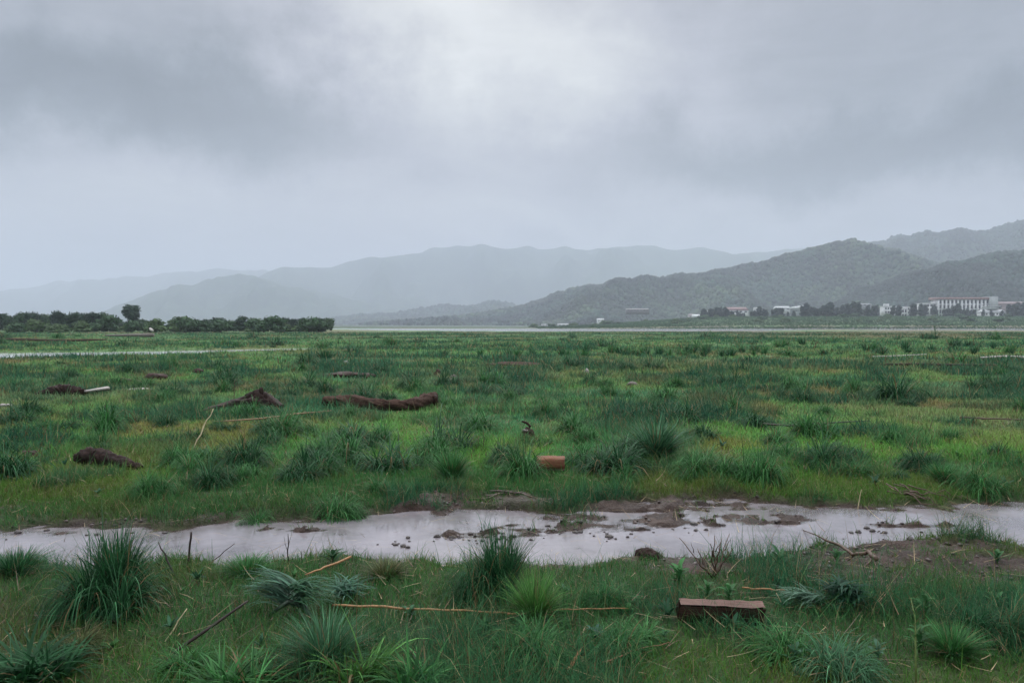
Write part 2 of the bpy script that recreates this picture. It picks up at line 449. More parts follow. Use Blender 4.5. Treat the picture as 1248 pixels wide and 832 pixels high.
def wood_material(name, c1, c2, c3, rough=.55, sc_=(3, 30, 30), bumpd=.008, spec=.18):
    m, t = new_mat(name)
    p = objpos(t)
    g = t.noise(t.vec('MULTIPLY', p, sc_), 2.0, 7, .65, dist=.6)
    b = t.noise(p, 6.0, 5, .6)
    c = t.ramp(g, [(.25, c1), (.5, c2), (.75, c3)])
    c = t.mix(t.ramp(b, [(.4, (0, 0, 0)), (.7, (1, 1, 1))]), c, t.mix(.7, c, c4(c1)))
    finish(t, principled(t, c, rough, spec, bump(t, g, 1.0, bumpd))); return m
M_BARK_RED = wood_material("wet_red_bark", (.014, .007, .005), (.042, .019, .013), (.085, .042, .03), .6)
M_SPLIT = wood_material("wet_split_wood", (.070, .034, .024), (.13, .070, .052), (.22, .135, .105), .5)
M_BLOCK = wood_material("salmon_wood", (.10, .040, .020), (.21, .085, .045), (.30, .14, .085), .65, (2, 25, 25), .006)
M_ROOT = wood_material("fibrous_root", (.024, .013, .009), (.070, .038, .026), (.13, .080, .058), .85, (2, 14, 22), .03)
M_DARKWOOD = wood_material("rotten_dark_wood", (.010, .006, .005), (.028, .014, .010), (.060, .030, .020), .7)
M_PALE = wood_material("bleached_wood", (.30, .26, .24), (.50, .46, .42), (.66, .62, .58), .7)
M_GREYWOOD = wood_material("grey_driftwood", (.09, .075, .065), (.20, .17, .15), (.34, .30, .27), .7)

def simple_mat(name, rough=.6, spec=.4, bs=40.0, bd=.004, gain=1.0):
    m, t = new_mat(name); c = attr(t); n = t.noise(objpos(t), bs, 4, .6)
    c = t.mix(1.0, c, t.ramp(n, [(.2, (.6 * gain,) * 3), (.8, (1.4 * gain,) * 3)]), 'MULTIPLY')
    finish(t, principled(t, c, rough, spec, bump(t, n, .6, bd))); return m
M_STICK = simple_mat("twig_bark", .55)
M_CLOD = simple_mat("wet_mud_clod", .38, .5, 30, .006)
M_DRY = simple_mat("dry_leaf", .6)
M_BUILD = simple_mat("painted_render", .8, .3, .6, .02)

def glass_dark():
    m, t = new_mat("dark_window_glass"); finish(t, principled(t, (.03, .035, .04), .15, .5)); return m
M_WIN = glass_dark()

def hill_material():
    m, t = new_mat("wooded_hillside"); p = geopos(t)
    n = t.noise(p, .012, 6, .6); n2 = t.noise(p, .09, 4, .6)
    c = t.ramp(n, [(.3, (.020, .040, .022)), (.55, (.035, .060, .028)), (.75, (.055, .080, .035))])
    c = t.mix(1.0, c, t.ramp(n2, [(.3, (.5,) * 3), (.7, (1.5,) * 3)]), 'MULTIPLY')
    finish(t, principled(t, c, .9, .1, bump(t, n2, .8, 6.0))); return m
M_HILL = hill_material()

# ------------------------------------------------------------------ haze
def make_haze():
    m = bpy.data.materials.new("rain_haze"); m.use_nodes = True; t = NT(m.node_tree); t.n.clear()
    v = t.new('ShaderNodeVolumePrincipled')
    v.inputs['Color'].default_value = (.770, .832, .935, 1)
    v.inputs['Density'].default_value = HAZE; v.inputs['Anisotropy'].default_value = 0.0
    o = t.new('ShaderNodeOutputMaterial'); t.l.new(v.outputs[0], o.inputs['Volume'])
    b = MB().box((0, 4500, 335), (26000, 17000, 710))
    o_ = b.build("haze", m, smooth=False); tag(o_, "thin grey rain haze over the whole flood plain", None, None, 'stuff')
    return o_
HAZE = 0.00025
make_haze()

# ------------------------------------------------------------------ ground sheet
def axis_y():
    a = [-4000, -1500, -500, -200, -80, -40, -20, -10, -6, -4, -2.5, -1.2, 0, 1, 1.8]
    y = 2.4
    while y < 15500:
        a.append(y)
        y += .034 if y < 8.6 else (.008 * y - .034 if y < 470 else .05 * y) if y < 9e9 else 0
    a.append(15600); return np.array(a)
def axis_x():
    a = list(np.arange(0, 6.2, .042)); x = a[-1]
    while x < 16000:
        x += max(.042, .021 * x - .088) if x < 420 else .07 * x
        a.append(x)
    a = np.array(a); return np.concatenate([-a[:0:-1], a])
ya, xa = axis_y(), axis_x()
ya = np.unique(ya)
X, Y = np.meshgrid(xa, ya)
xf, yf = X.ravel(), Y.ravel()
hh, mud = land(xf, yf)
mud = np.clip(mud, 0, 1)
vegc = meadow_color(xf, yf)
soil = np.array([.070, .052, .036])
tone = fbm(xf, yf, .5, 4, 61)[:, None]
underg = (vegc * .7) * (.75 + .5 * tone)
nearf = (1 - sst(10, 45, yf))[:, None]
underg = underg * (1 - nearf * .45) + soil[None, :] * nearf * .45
mudc = np.array([.042, .025, .018])[None, :] * (.35 + 1.3 * fbm(xf, yf, .16, 4, 67)[:, None])
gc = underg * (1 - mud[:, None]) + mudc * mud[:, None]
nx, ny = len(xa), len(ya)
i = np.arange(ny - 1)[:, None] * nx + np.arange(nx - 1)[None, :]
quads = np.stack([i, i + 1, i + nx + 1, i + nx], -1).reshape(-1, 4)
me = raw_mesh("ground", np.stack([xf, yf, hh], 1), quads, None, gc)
wa = me.attributes.new("wet", 'FLOAT', 'POINT'); wa.data.foreach_set("value", np.clip(mud * 1.0 + .15, 0, 1).astype(np.float32))
tag(link("ground", me, M_GROUND), "muddy flood-plain ground under the grass", None, None, 'structure')
print("ground verts", len(xf))

def sheet(name, x0, x1, y0, y1, z, mat, label, n=2):
    v = [[x, y, z] for y in (y0, y1) for x in np.linspace(x0, x1, n)]
    q = [[k, k + 1, n + k + 1, n + k] for k in range(n - 1)]
    return tag(MB().add(v, q).build(name, mat, smooth=False), label, None, None, 'structure')
pxs = np.arange(-12, 12.01, .05); pys = np.arange(4.3, 8.61, .04); PX_, PY_ = np.meshgrid(pxs, pys)
ph, _ = land(PX_.ravel(), PY_.ravel()); dep = np.clip((WZ - ph) / .035, 0, 1)
ii = np.arange(len(pys) - 1)[:, None] * len(pxs) + np.arange(len(pxs) - 1)[None, :]
pm = raw_mesh("puddle_water", np.stack([PX_.ravel(), PY_.ravel(), np.full(PX_.size, WZ)], 1), np.stack([ii, ii + 1, ii + len(pxs) + 1, ii + len(pxs)], -1).reshape(-1, 4))
pm.attributes.new("depth", 'FLOAT', 'POINT').data.foreach_set("value", dep.astype(np.float32))
tag(link("puddle_water", pm, M_PUDDLE), "long muddy rain puddle across the grass", None, None, 'structure')
sheet("creek_water", -75, -6, 30, 60, WZ, M_RIVER, "narrow creek crossing the meadow")
sheet("river_water", -120, 900, 150, 440, -.15, M_RIVER, "broad pale river beyond the meadow")
sheet("channel_water", 40, 300, 90, 250, -.10 , M_RIVER, "river side channel before the mud bank")

# ------------------------------------------------------------------ hills
def hill(name, prof, Rr, Rb, label, seed, rough=.10, spur=.35, forest=0, tree=(5, 9), ncol=260, nrow=60, behind=.5):
    """a ridge of real size: its crest at distance Rr (may vary with azimuth), its foot at Rb"""
    px = np.array([p[0] for p in prof], float); py = np.array([p[1] for p in prof], float)
    u = np.linspace(px[0], px[-1], ncol)
    crest = np.interp(u, px, py)
    crest = crest + (fbm(u / 14, u * 0, 1, 5, seed + 2, .7) - .5) * 10 * np.clip((HOR - crest) / 40, 0, 1)
    k = np.array([1, 2, 1]) / 4.; crest = np.convolve(np.pad(crest, 1, mode='edge'), k, 'valid')
    tanx = (u - W0 / 2) / F
    tanz = (HOR - crest) / F
    Rr_ = Rr * (1 + .10 * (fbm(u / 90, u * 0, 1, 3, seed) - .5)); 
    zc = CAMZ + tanz * Rr_
    s = np.concatenate([np.linspace(0, 1, nrow), 1 + np.linspace(0, behind, nrow // 3)[1:]])
    S, U = np.meshgrid(s, np.arange(ncol), indexing='ij')
    D = Rb + (Rr_[U] - Rb) * S
    Xh = tanx[U] * D; Yh = D
    prof_s = np.where(S <= 1, S ** 1.15 * (1 - .0 * S), 1 - (S - 1) / behind * 1.05)
    prof_s = np.where(S <= 1, .35 * S + .65 * sst(0, 1.0, S), prof_s)
    Z = -8 + (zc[U] + 8) * prof_s
    sz = max(zc.max(), 20)
    win = np.sin(np.clip(S, 0, 1) * np.pi)
    rid = 1 - np.abs(2 * fbm(Xh, Yh * .45, (Rr - Rb) * spur, 4, seed + 3) - 1)
    Z = Z + (rid - .75) * sz * .95 * win * np.clip(zc[U] / sz, .1, 1)
    Z = Z + (fbm(Xh, Yh, (Rr - Rb) * .08, 3, seed + 9) - .5) * sz * rough * win
    # never stand above the crest line as the eye sees it from the plain
    lim = CAMZ + (zc[U] - CAMZ) * D / Rr_[U] * .985
    Z = np.where(S < 1, np.minimum(Z, lim), Z)
    nr = len(s); ii = np.arange(nr - 1)[:, None] * ncol + np.arange(ncol - 1)[None, :]
    q = np.stack([ii, ii + 1, ii + ncol + 1, ii + ncol], -1).reshape(-1, 4)
    o = link(name, raw_mesh(name, np.stack([Xh.ravel(), Yh.ravel(), Z.ravel()], 1), q), M_HILL)
    tag(o, label, None, None, 'structure')
    if forest:
        r1 = rng.random(forest); r2 = rng.random(forest) ** .75
        ci = r1 * (ncol - 1.001); ri = r2 * (nrow - 1.001) + .0
        a = ci.astype(int); b = ri.astype(int); fa = ci - a; fb = ri - b
        def gt(A): return (A[b, a] * (1 - fa) + A[b, a + 1] * fa) * (1 - fb) + (A[b + 1, a] * (1 - fa) + A[b + 1, a + 1] * fa) * fb
        x, y, z = gt(Xh), gt(Yh), gt(Z)
        keep = z > 0; x, y, z = x[keep], y[keep], z[keep]; n = len(x)
        vb, fbb = ICO[1] if forest < 9000 else ICO[0]
        r = (tree[0] + rng.random(n) ** 2 * (tree[1] - tree[0])) * (y / Rr) ** .5
        V = vb[None] * (1 + .5 * (rng.random((n, len(vb), 1)) - .5)) * r[:, None, None]
        V[:, :, 2] *= (.9 + .5 * rng.random((n, 1)))
        V = V + np.stack([x, y, z + r * .3], 1)[:, None, :]
        Ff = fbb[None] + (np.arange(n) * len(vb))[:, None, None]
        sp = .6 * fbm(x, y, 260, 3, seed + 50) + .4 * fbm(x, y, 60, 3, seed + 51)
        base = np.array([.020, .042, .028])[None] * (1 - sst(.5, .62, sp))[:, None] + np.array([.048, .072, .034])[None] * sst(.5, .62, sp)[:, None]
        cc = base * (.25 + 1.1 * rng.random((n, 1))) * (.5 + .9 * sst(.38, .6, fbm(x, y, 120, 4, seed + 52)))[:, None]
        cc = np.repeat(cc, len(vb), 0)
        fo = link("forest", raw_mesh("forest", V.reshape(-1, 3), None, Ff.reshape(-1, 3), cc, smooth=False), M_CROWN)
        tag(fo, "dense woodland covering the " + ("nearer" if Rr < 2600 else "farther") + " hillside", None, None, 'stuff')
    return o

hill("hills", [(-420, 372), (-200, 376), (-100, 368), (0, 355), (30, 350), (60, 345), (95, 342), (130, 338), (180, 335), (215, 331), (240, 331), (262, 326), (280, 329), (330, 331), (400, 345), (500, 360), (600, 384), (700, 398)],
     8200, 6000, "faintest mountain range at the far left", 11)
hill("hills", [(250, 396), (300, 345), (325, 331), (345, 324), (365, 327), (395, 327), (412, 321), (440, 315), (455, 312), (475, 315), (505, 308), (530, 302), (545, 304), (562, 300), (590, 300), (622, 303), (648, 301), (668, 306), (690, 299), (714, 306), (740, 302), (765, 299), (800, 302), (832, 305), (858, 303), (890, 309), (930, 306), (965, 303), (985, 301), (1010, 308), (1060, 322), (1150, 345), (1250, 360), (1500, 380)],
     6000, 4300, "long blue mountain range behind the plain", 23)
hill("hills", [(60, 398), (110, 386), (140, 373), (170, 362), (195, 353), (215, 349), (240, 347), (265, 339), (290, 335), (315, 338), (340, 346), (380, 352), (420, 362), (470, 372), (540, 380), (640, 388), (740, 396)],
     4700, 3600, "dim rounded mountain in front of the far ranges at the left", 31)
hill("hills", [(380, 398), (400, 392), (440, 386), (480, 385), (505, 379), (530, 376), (548, 373), (570, 377), (588, 373), (604, 370), (622, 372), (640, 382), (690, 388), (780, 396)],
     3300, 2500, "low hazy hills at the river bend", 43, forest=9500, tree=(6, 12), ncol=200)
hill("hills", [(900, 396), (960, 350), (1010, 318), (1060, 298), (1085, 293), (1105, 288), (1125, 284), (1143, 287), (1165, 280), (1182, 284), (1205, 283), (1225, 275), (1248, 270), (1290, 262), (1350, 268), (1450, 280), (1600, 300)],
     3100, 2150, "high wooded ridge at the far right", 57, forest=24000, tree=(5, 10))
hill("hills", [(420, 399), (480, 394), (560, 388), (620, 379), (650, 369), (672, 361), (700, 355), (730, 349), (750, 343), (775, 342), (800, 340), (830, 338), (860, 335), (885, 331), (905, 326), (930, 321), (955, 314), (980, 308), (1000, 302), (1020, 296), (1038, 293), (1056, 297), (1080, 304), (1110, 312), (1150, 326), (1200, 340), (1300, 360), (1500, 385)],
     2150, 1250, "wooded hill sloping down to the river", 63, forest=38000, tree=(3.6, 7.5), ncol=360)
hill("hills", [(980, 392), (1020, 372), (1050, 356), (1080, 345), (1110, 336), (1140, 328), (1170, 321), (1200, 314), (1225, 311), (1248, 308), (1300, 300), (1400, 305), (1600, 320)],
     1550, 1000, "dark wooded hill nearest on the right", 71, forest=26000, tree=(3.2, 6.5), ncol=220)

# ------------------------------------------------------------------ trees
def crown_mesh(name, w, h, n, leaf, seed, lobes=7, col=(.022, .045, .026), z0=0.0, cone=0.0, ball=False):
    """crown made of many leaf clumps through the volume of several lobes"""
    r = np.random.default_rng(seed); b = MB()
    L = []
    for k in range(lobes):
        t = (k + .5) / lobes; a = r.random() * 6.28; rr = w * .24 * r.random() ** .5 * (1 - cone * t)
        if ball: L.append((math.cos(a) * w * .16, math.sin(a) * w * .16, z0 + h * (.32 + .36 * t), w * .34, h * .32)); continue
        L.append((math.cos(a) * rr, math.sin(a) * rr, z0 + h * (.18 + .62 * t), w * (.22 + .16 * r.random()) * (1 - cone * t * .8), h * (.16 + .1 * r.random())))
    per = n // lobes
    col = np.array(col)
    for (x, y, z, rx, rz) in L:
        d = r.normal(size=(per, 3)); d /= np.linalg.norm(d, axis=1)[:, None]
        rad = .55 + .5 * r.random((per, 1))
        c = np.array([x, y, z]) + d * rad * np.array([rx, rx, rz])
        a1 = r.normal(size=(per, 3)); a1 /= np.linalg.norm(a1, axis=1)[:, None]
        a2 = np.cross(a1, d); a2 /= np.linalg.norm(a2, axis=1)[:, None] + 1e-6
        s_ = leaf * (.6 + .8 * r.random((per, 1)))
        v = np.stack([c - a1 * s_, c + a2 * s_ * .6, c + a1 * s_, c - a2 * s_ * .6], 1).reshape(-1, 3)
        q = np.arange(per * 4).reshape(-1, 4)
        cc = np.repeat(col[None] * (.6 + .9 * r.random((per, 1))) * (.85 + .3 * r.random()), 4, 0)
        b.add(v, q, None, cc)
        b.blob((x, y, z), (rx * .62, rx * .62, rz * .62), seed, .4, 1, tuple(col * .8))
    return b.mesh(name, False)
def trunk_mb(h, r, branches=3, seed=0, lean=.1):
    rr = random.Random(seed); b = MB()
    pts = [(0, 0, -.2), (lean * .1 * h, 0, h * .3), (lean * .3 * h, rr.uniform(-.05, .05) * h, h * .7), (lean * .3 * h, 0, h)]
    b.tube(pts, [r, r * .8, r * .5, r * .2], (.05, .04, .035), 7)
    for k in range(branches):
        a = rr.uniform(0, 6.28); z = h * rr.uniform(.45, .8); l = h * .35
        b.tube([(lean * .25 * h, 0, z), (math.cos(a) * l * .6, math.sin(a) * l * .6, z + l * .4), (math.cos(a) * l, math.sin(a) * l, z + l * .8)], [r * .4, r * .25, r * .08], (.05, .04, .035), 5)
    return b
def make_tree(name, w, h, n, leaf, seed, col, loc, cone=0.0, trunk_h=None, z0=None, lobes=7, cat='tree', ball=False):
    e = empty(name, loc); th = trunk_h or h * .7
    trunk_mb(th, w * .035 + .04, 3, seed, 0.02).build("trunk", M_STICK, e)
    link("crown", crown_mesh("crown", w, h, n, leaf, seed, lobes, col, 0 if z0 is None else z0, cone, ball), M_CROWN, e)
    tag(e, None, cat); return e

# treeline on the left
protos = [make_tree("scrub_tree", 5.0, 5.0, 1100, .26, 200 + k, [(.032, .060, .036), (.038, .075, .036), (.026, .050, .034), (.050, .095, .036)][k], (0, 0, -500), lobes=9) for k in range(4)]
bush = [make_tree("shrub", 3.0, 1.7, 500, .2, 230 + k, [(.075, .125, .050), (.052, .100, .048)][k], (0, 0, -500), lobes=7, cat='bush') for k in range(2)]
PX = [-90, 0, 30, 60, 100, 118, 135, 160, 200, 225, 240, 260, 300, 330, 350, 405]
PT = [374, 380, 379, 378, 379, 376, 383, 388, 390, 386, 389, 388, 386, 387, 386, 386]
used = {}
def inst(proto, loc, sx, sz, label, group, rz=None):
    o = proto if id(proto) not in used else copy_tree(proto)
    used[id(proto)] = 1
    o.location = loc; o.scale = (sx, sx, sz); o.rotation_euler = (0, 0, random.uniform(0, 6.28) if rz is None else rz)
    tag(o, label, None, group); return o
px_ = -95.0
while px_ < 405:
    d = random.uniform(205, 250) if px_ < 340 else random.uniform(235, 250)
    top = np.interp(px_, PX, PT) + (random.uniform(-2.5, 5.0) - (4 if random.random() < .14 else 0)) * (1 if px_ < 340 else .4)
    x = (px_ - W0 / 2) / F * d; z = HZ(x, d)
    h = (HOR - top) / F * d + CAMZ - z
    wpx = random.uniform(17, 27) if px_ < 340 else 14
    inst(random.choice(protos), (x, d, z - .15), wpx * d / F / 5.0, h / 5.0, "dark evergreen scrub tree in the dense belt at the left of the plain" if px_ < 340 else
         "dark upright tree in the even clump ending the tree belt", "trees in the belt along the left of the plain")
    px_ += random.uniform(7.5, 11) if px_ < 340 else 5.5
for k in range(60):
    px_ = random.uniform(-90, 400); d = random.uniform(188, 204)
    x = (px_ - W0 / 2) / F * d; z = HZ(x, d); s = random.uniform(1.1, 2.3)
    pr = random.choice(bush); inst(pr, (x, d, z - .1), s, s * random.uniform(.7, 1.15), "low pale green bush at the foot of the left tree belt", "bushes in front of the tree belt")
d = 228.0; x = (161 - W0 / 2) / F * d; z = HZ(x, d)
lt = make_tree("round_tree", 5.4, 5.6, 1500, .36, 262, (.030, .055, .036), (x, d, z), trunk_h=7.5, z0=(HOR - 393) / F * d + CAMZ - z, lobes=9, ball=True)
tag(lt, "solitary round-headed dark tree rising above the left tree belt")

# trees before the buildings on the right
tall = [make_tree("bank_tree", 6.0, 12.0, 420, .75, 300 + k, [(.018, .034, .026), (.022, .042, .028), (.016, .030, .026)][k], (0, 0, -500), cone=.55, lobes=8) for k in range(3)]
def far_h(x, y): return HZ(x, y)
for k in range(185):
    px_ = random.uniform(856, 1330); d = random.uniform(715, 765)
    if 1196 < px_ < 1228 or 1078 < px_ < 1112:
        if random.random() < .8: continue
    x = (px_ - W0 / 2) / F * d; z = far_h(x, d)
    s = (random.uniform(.35, .7) + .75 * float(vnoise(np.array(px_ / 14), np.array(3.3), 5))) * (.75 if px_ < 980 else .95)
    if 900 < px_ < 925 or 958 < px_ < 975: s *= .6
    if 1136 < px_ < 1200: s *= .9
    inst(random.choice(tall), (x, d, z - .3), s * 1.5, s, "dark slender tree in the row on the far river bank", "trees in the row on the far river bank")
for k in range(60):
    px_ = random.uniform(640, 1330); d = random.uniform(520, 720)
    x = (px_ - W0 / 2) / F * d; z = far_h(x, d); s = random.uniform(1.0, 2.4)
    pr = random.choice(bush)
    inst(pr, (x, d, z - .2), s * 1.5, s * .9, "soft green bush on the grassy far river bank", "bushes on the far river bank")

# ------------------------------------------------------------------ buildings
def at(px, d): return (px - W0 / 2) / F * d
def ZP(py, d): return CAMZ + (HOR - py) / F * d
WHITE = (.62, .62, .62); CREAM = (.48, .46, .45); PINK = (.30, .19, .18); GREY = (.30, .31, .33)

def facade(root, x0, x1, y, z0, z1, nx_, nz_, depth, col, ww=.55, wh=.5, roof=None, roofh=.5, eave=.5, pier=0.0):
    """box of walls with real window openings set in, piers and a roof slab"""
    cx = (x0 + x1) / 2; b = MB()
    b.box((cx, y + depth / 2, (z0 + z1) / 2), (x1 - x0, depth, z1 - z0), 0, col)
    b.build("wall", M_BUILD, root, False)
    dx = (x1 - x0) / nx_; dz = (z1 - z0) / nz_
    for i_ in range(nx_):
        for j_ in range(nz_):
            cxw = x0 + dx * (i_ + .5); czw = z0 + dz * (j_ + .5)
            wf = MB().box((cxw, y - .06, czw), (dx * ww, .1, dz * wh)).build("window", M_WIN, root, False)
    if pier:
        for i_ in range(nx_ + 1):
            MB().box((x0 + dx * i_, y - pier / 2 - .12, (z0 + z1) / 2), (dx * (1 - ww) * .9, pier, z1 - z0), 0, col).build("pier", M_BUILD, root, False)
    if roof is not None:
        MB().box((cx, y + depth / 2, z1 + roofh / 2 + .003), (x1 - x0 + 2 * eave, depth + 2 * eave, roofh), 0, roof).build("roof", M_BUILD, root, False)

d = 790.0
hotel = empty("hotel", (at(1172, d), d, 8)); tag(hotel, "long cream hotel block with white piers and a flat pinkish roof, behind the bank trees", "building")
hx = hotel.location.x
facade(hotel, at(1143, d) - hx, at(1205, d) - hx, 0, ZP(388, d) - 8, ZP(365.0, d) - 8, 13, 4, 14, WHITE, .55, .8, PINK, 2.2, 1.6, .9)
MB().box((at(1209, d) - hx, 4, ZP(372, d) - 8), (8, 14, 17), 0, (.30, .32, .31)).build("stair_tower", M_BUILD, hotel, False)
facade(hotel, at(1126, d) - hx, at(1142, d) - hx, 2, ZP(388, d) - 8, ZP(370, d) - 8, 4, 4, 12, WHITE, .6, .6, WHITE, .6, .4)

d = 770.0
ap = empty("apartment_building", (at(1096, d), d, 8)); tag(ap, "white stepped apartment block with dark windows left of the hotel", "building")
ax = ap.location.x
facade(ap, at(1078, d) - ax, at(1093, d) - ax, 0, ZP(387, d) - 8, ZP(373.5, d) - 8, 5, 3, 10, WHITE, .6, .55, WHITE, .5, .4)
facade(ap, at(1093.2, d) - ax, at(1106, d) - ax, 1.5, ZP(387, d) - 8, ZP(376, d) - 8, 4, 2, 10, WHITE, .65, .6, WHITE, .5, .3)
facade(ap, at(1106.2, d) - ax, at(1117, d) - ax, .5, ZP(387, d) - 8, ZP(374, d) - 8, 4, 3, 10, WHITE, .6, .6, WHITE, .5, .3)
MB().box((at(1082, d) - ax, 4, ZP(372, d) - 8 + .3), (4, 4, 2.4), 0, WHITE).build("roof_hut", M_BUILD, ap, False)

def gable_house(px0, px1, pyb, pyt, d, wallc, roofc, label, depth=10, rise=.4, nm="house", nw=4, cat="house", win=True):
    x0, x1 = at(px0, d), at(px1, d); cx = (x0 + x1) / 2; zb, zt = ZP(pyb, d), ZP(pyt, d)
    zb = min(zb, zt - 2); e = empty(nm, (cx, d, zb)); tag(e, label, cat)
    wd = x1 - x0; H = zt - zb; wh_ = H * (1 - rise)
    b = MB().box((0, depth / 2, wh_ / 2 - 2), (wd, depth, wh_ + 4), 0, wallc); b.build("wall", M_BUILD, e, False)
    o = wd / 2 + .5; dy = depth / 2 + .6; ymid = depth / 2
    v = [[-o, ymid - dy, wh_ - .2], [o, ymid - dy, wh_ - .2], [o * .96, ymid, H], [-o * .96, ymid, H], [-o, ymid + dy, wh_ - .2], [o, ymid + dy, wh_ - .2]]
    MB().add(v, [[0, 1, 2, 3], [3, 2, 5, 4], [1, 0, 4, 5]], [[0, 3, 4], [1, 5, 2]], roofc).build("roof", M_BUILD, e, False)
    if win:
        for k in range(nw):
            MB().box((-wd / 2 + wd * (k + .5) / nw, -.06, wh_ * .55), (wd / nw * .5, .1, wh_ * .4)).build("window", M_WIN, e, False)
    return e
pv = gable_house(1200, 1226, 385, 377, 755, WHITE, (.52, .53, .53), "white pavilion with layered pale roofs right of the hotel", 14, .45, "pavilion", 6, "building")
MB().box((0, 7, ZP(375.0, 755) - pv.location.z), (10, 8, 2.2), 0, WHITE).build("upper_storey", M_BUILD, pv, False)
MB().box((0, 7, ZP(373.4, 755) - pv.location.z + .2), (12.5, 10, .7), 0, (.52, .53, .53)).build("upper_roof", M_BUILD, pv, False)
gable_house(1212, 1300, 378, 367.5, 850, (.25, .2, .2), (.26, .2, .2), "long low hall with a dull pink roof at the right edge", 16, .3, "long_hall", 8, "building")
gable_house(1040, 1062, 373, 369.5, 1000, (.25, .25, .27), (.42, .42, .43), "pale flat-roofed shed above the trees left of the apartments", 14, .3, "storage_shed", 4, "shed")
gable_house(865, 889, 384, 378.5, 870, (.55, .55, .55), (.66, .66, .66), "white-roofed warehouse beside the brown-roofed one", 22, .6, "warehouse", 3, "warehouse")
gable_house(887, 912, 382, 374.0, 905, (.6, .6, .6), (.26, .17, .16), "white warehouse with a brown roof on the far bank", 20, .5, "warehouse", 4, "warehouse")
gable_house(920, 929, 378, 374.5, 1050, (.5, .5, .5), (.5, .5, .5), "tiny pale hut between the warehouses and the sloping roof", 8, .4, "hut", 2, "hut")
gable_house(946, 963, 378, 373, 1050, (.5, .5, .5), (.6, .6, .6), "low white shed left of the slanting white roof", 12, .5, "storage_shed", 3, "shed")
e = empty("barn", (at(972, 1050), 1050, ZP(378, 1050))); tag(e, "shed with a white roof slanting upward in the wooded slope", "shed")
MB().box((0, 6, 1.5), (at(981, 1050) - at(963, 1050), 12, 3), 0, (.3, .3, .3)).build("wall", M_BUILD, e, False)
xx = (at(982, 1050) - at(962, 1050)) / 2
MB().add([[-xx, -1, 3.2], [xx, -1, 6.8], [xx, 13, 6.8], [-xx, 13, 3.2], [-xx, -1, 2.9], [xx, -1, 3.1], [xx, 13, 3.1], [-xx, 13, 2.9]], [[0, 1, 2, 3], [4, 7, 6, 5], [0, 4, 5, 1], [1, 5, 6, 2], [2, 6, 7, 3], [3, 7, 4, 0]], None, (.66, .66, .66)).build("roof", M_BUILD, e, False)
gable_house(764, 791, 379.5, 376, 1150, (.12, .10, .10), (.45, .40, .40), "pink-walled low building with a pale roof in the woods left of the warehouses", 14, .22, "community_hall", 7, "building")
gable_house(845, 853, 388.5, 383, 860, WHITE, WHITE, "small white house with two peaks left of the warehouses", 8, .5, "small_house", 2)
gable_house(840, 845, 387, 382.5, 900, CREAM, (.35, .3, .3), "cream cottage touching the small two-peaked house", 7, .5, "cottage", 1)
gable_house(1006, 1013, 388.5, 384.5, 740, WHITE, WHITE, "small bright white hut on the bank between warehouses and apartments", 5, .5, "bank_hut", 2, "hut")
gable_house(1016, 1028, 389.5, 388.2, 735, (.45, .45, .45), (.5, .5, .5), "low grey shelter beside the bright white bank hut", 5, .3, "shelter", 3, "shelter")
gable_house(728, 736, 391.5, 388, 1100, WHITE, WHITE, "lone white cottage at the foot of the wooded hill", 8, .5, "cottage", 2)
gable_house(680, 694, 397, 394.2, 1000, (.5, .5, .5), (.55, .55, .55), "low pale shed at the water's edge by the river bend", 8, .4, "storage_shed", 3, "shed")
gable_house(660, 668, 397, 394.8, 1000, (.4, .4, .4), (.5, .5, .5), "smallest grey hut at the water's edge by the river bend", 8, .4, "hut", 2, "hut")
# poles
for k, (px_, tp, bs) in enumerate([(1027, 376, 392), (980, 376, 390)]):
    d = 745.0; z0_ = far_h(at(px_, d), d); b = MB().tube([(0, 0, -1), (0, 0, ZP(tp, d) - z0_)], [.28, .16], (.5, .5, .5), 6)
    b.tube([(-1.2, 0, ZP(tp, d) - z0_ - .8), (1.2, 0, ZP(tp, d) - z0_ - .8)], [.12, .12], (.5, .5, .5), 5)
    tag(b.build("utility_pole", M_STICK, None, True, (at(px_, d), d, z0_)), ["thin pale pole on the far bank nearest the bright white bank hut", "thin pale pole on the far bank between barn roof and bank hut"][k], "pole", "poles on the far bank")

# ------------------------------------------------------------------ blades
def blades(base, az, L, lean, bend, wd, col, seg, twist=None):
    n = len(az); twist = rng.normal(0, .5, n) if twist is None else twist
    pos = np.repeat(base[:, None, :], seg + 1, 1).astype(float)
    for k in range(1, seg + 1):
        th = lean + bend * (k - .5) / seg
        st = L / seg
        pos[:, k, 0] = pos[:, k - 1, 0] + st * np.sin(th) * np.cos(az)
        pos[:, k, 1] = pos[:, k - 1, 1] + st * np.sin(th) * np.sin(az)
        pos[:, k, 2] = pos[:, k - 1, 2] + st * np.cos(th)
    sa = az + np.pi / 2 + twist
    side = np.stack([np.cos(sa), np.sin(sa), np.zeros(n)], 1)
    nv = 2 * seg + 1
    V = np.empty((n, nv, 3)); C = np.empty((n, nv, 3))
    for k in range(seg):
        f = (1 - (k / seg) ** 1.6) * .5
        V[:, 2 * k] = pos[:, k] - side * (wd * f)[:, None]; V[:, 2 * k + 1] = pos[:, k] + side * (wd * f)[:, None]
    V[:, -1] = pos[:, -1]
    C[:] = col[:, None, :]
    off = (np.arange(n) * nv)[:, None]
    q = None
    if seg > 1:
        q = np.concatenate([off + np.array([2 * k, 2 * k + 1, 2 * k + 3, 2 * k + 2])[None] for k in range(seg - 1)], 0)
    t = off + np.array([2 * seg - 2, 2 * seg - 1, 2 * seg])[None]
    return V.reshape(-1, 3), q, t, C.reshape(-1, 3)

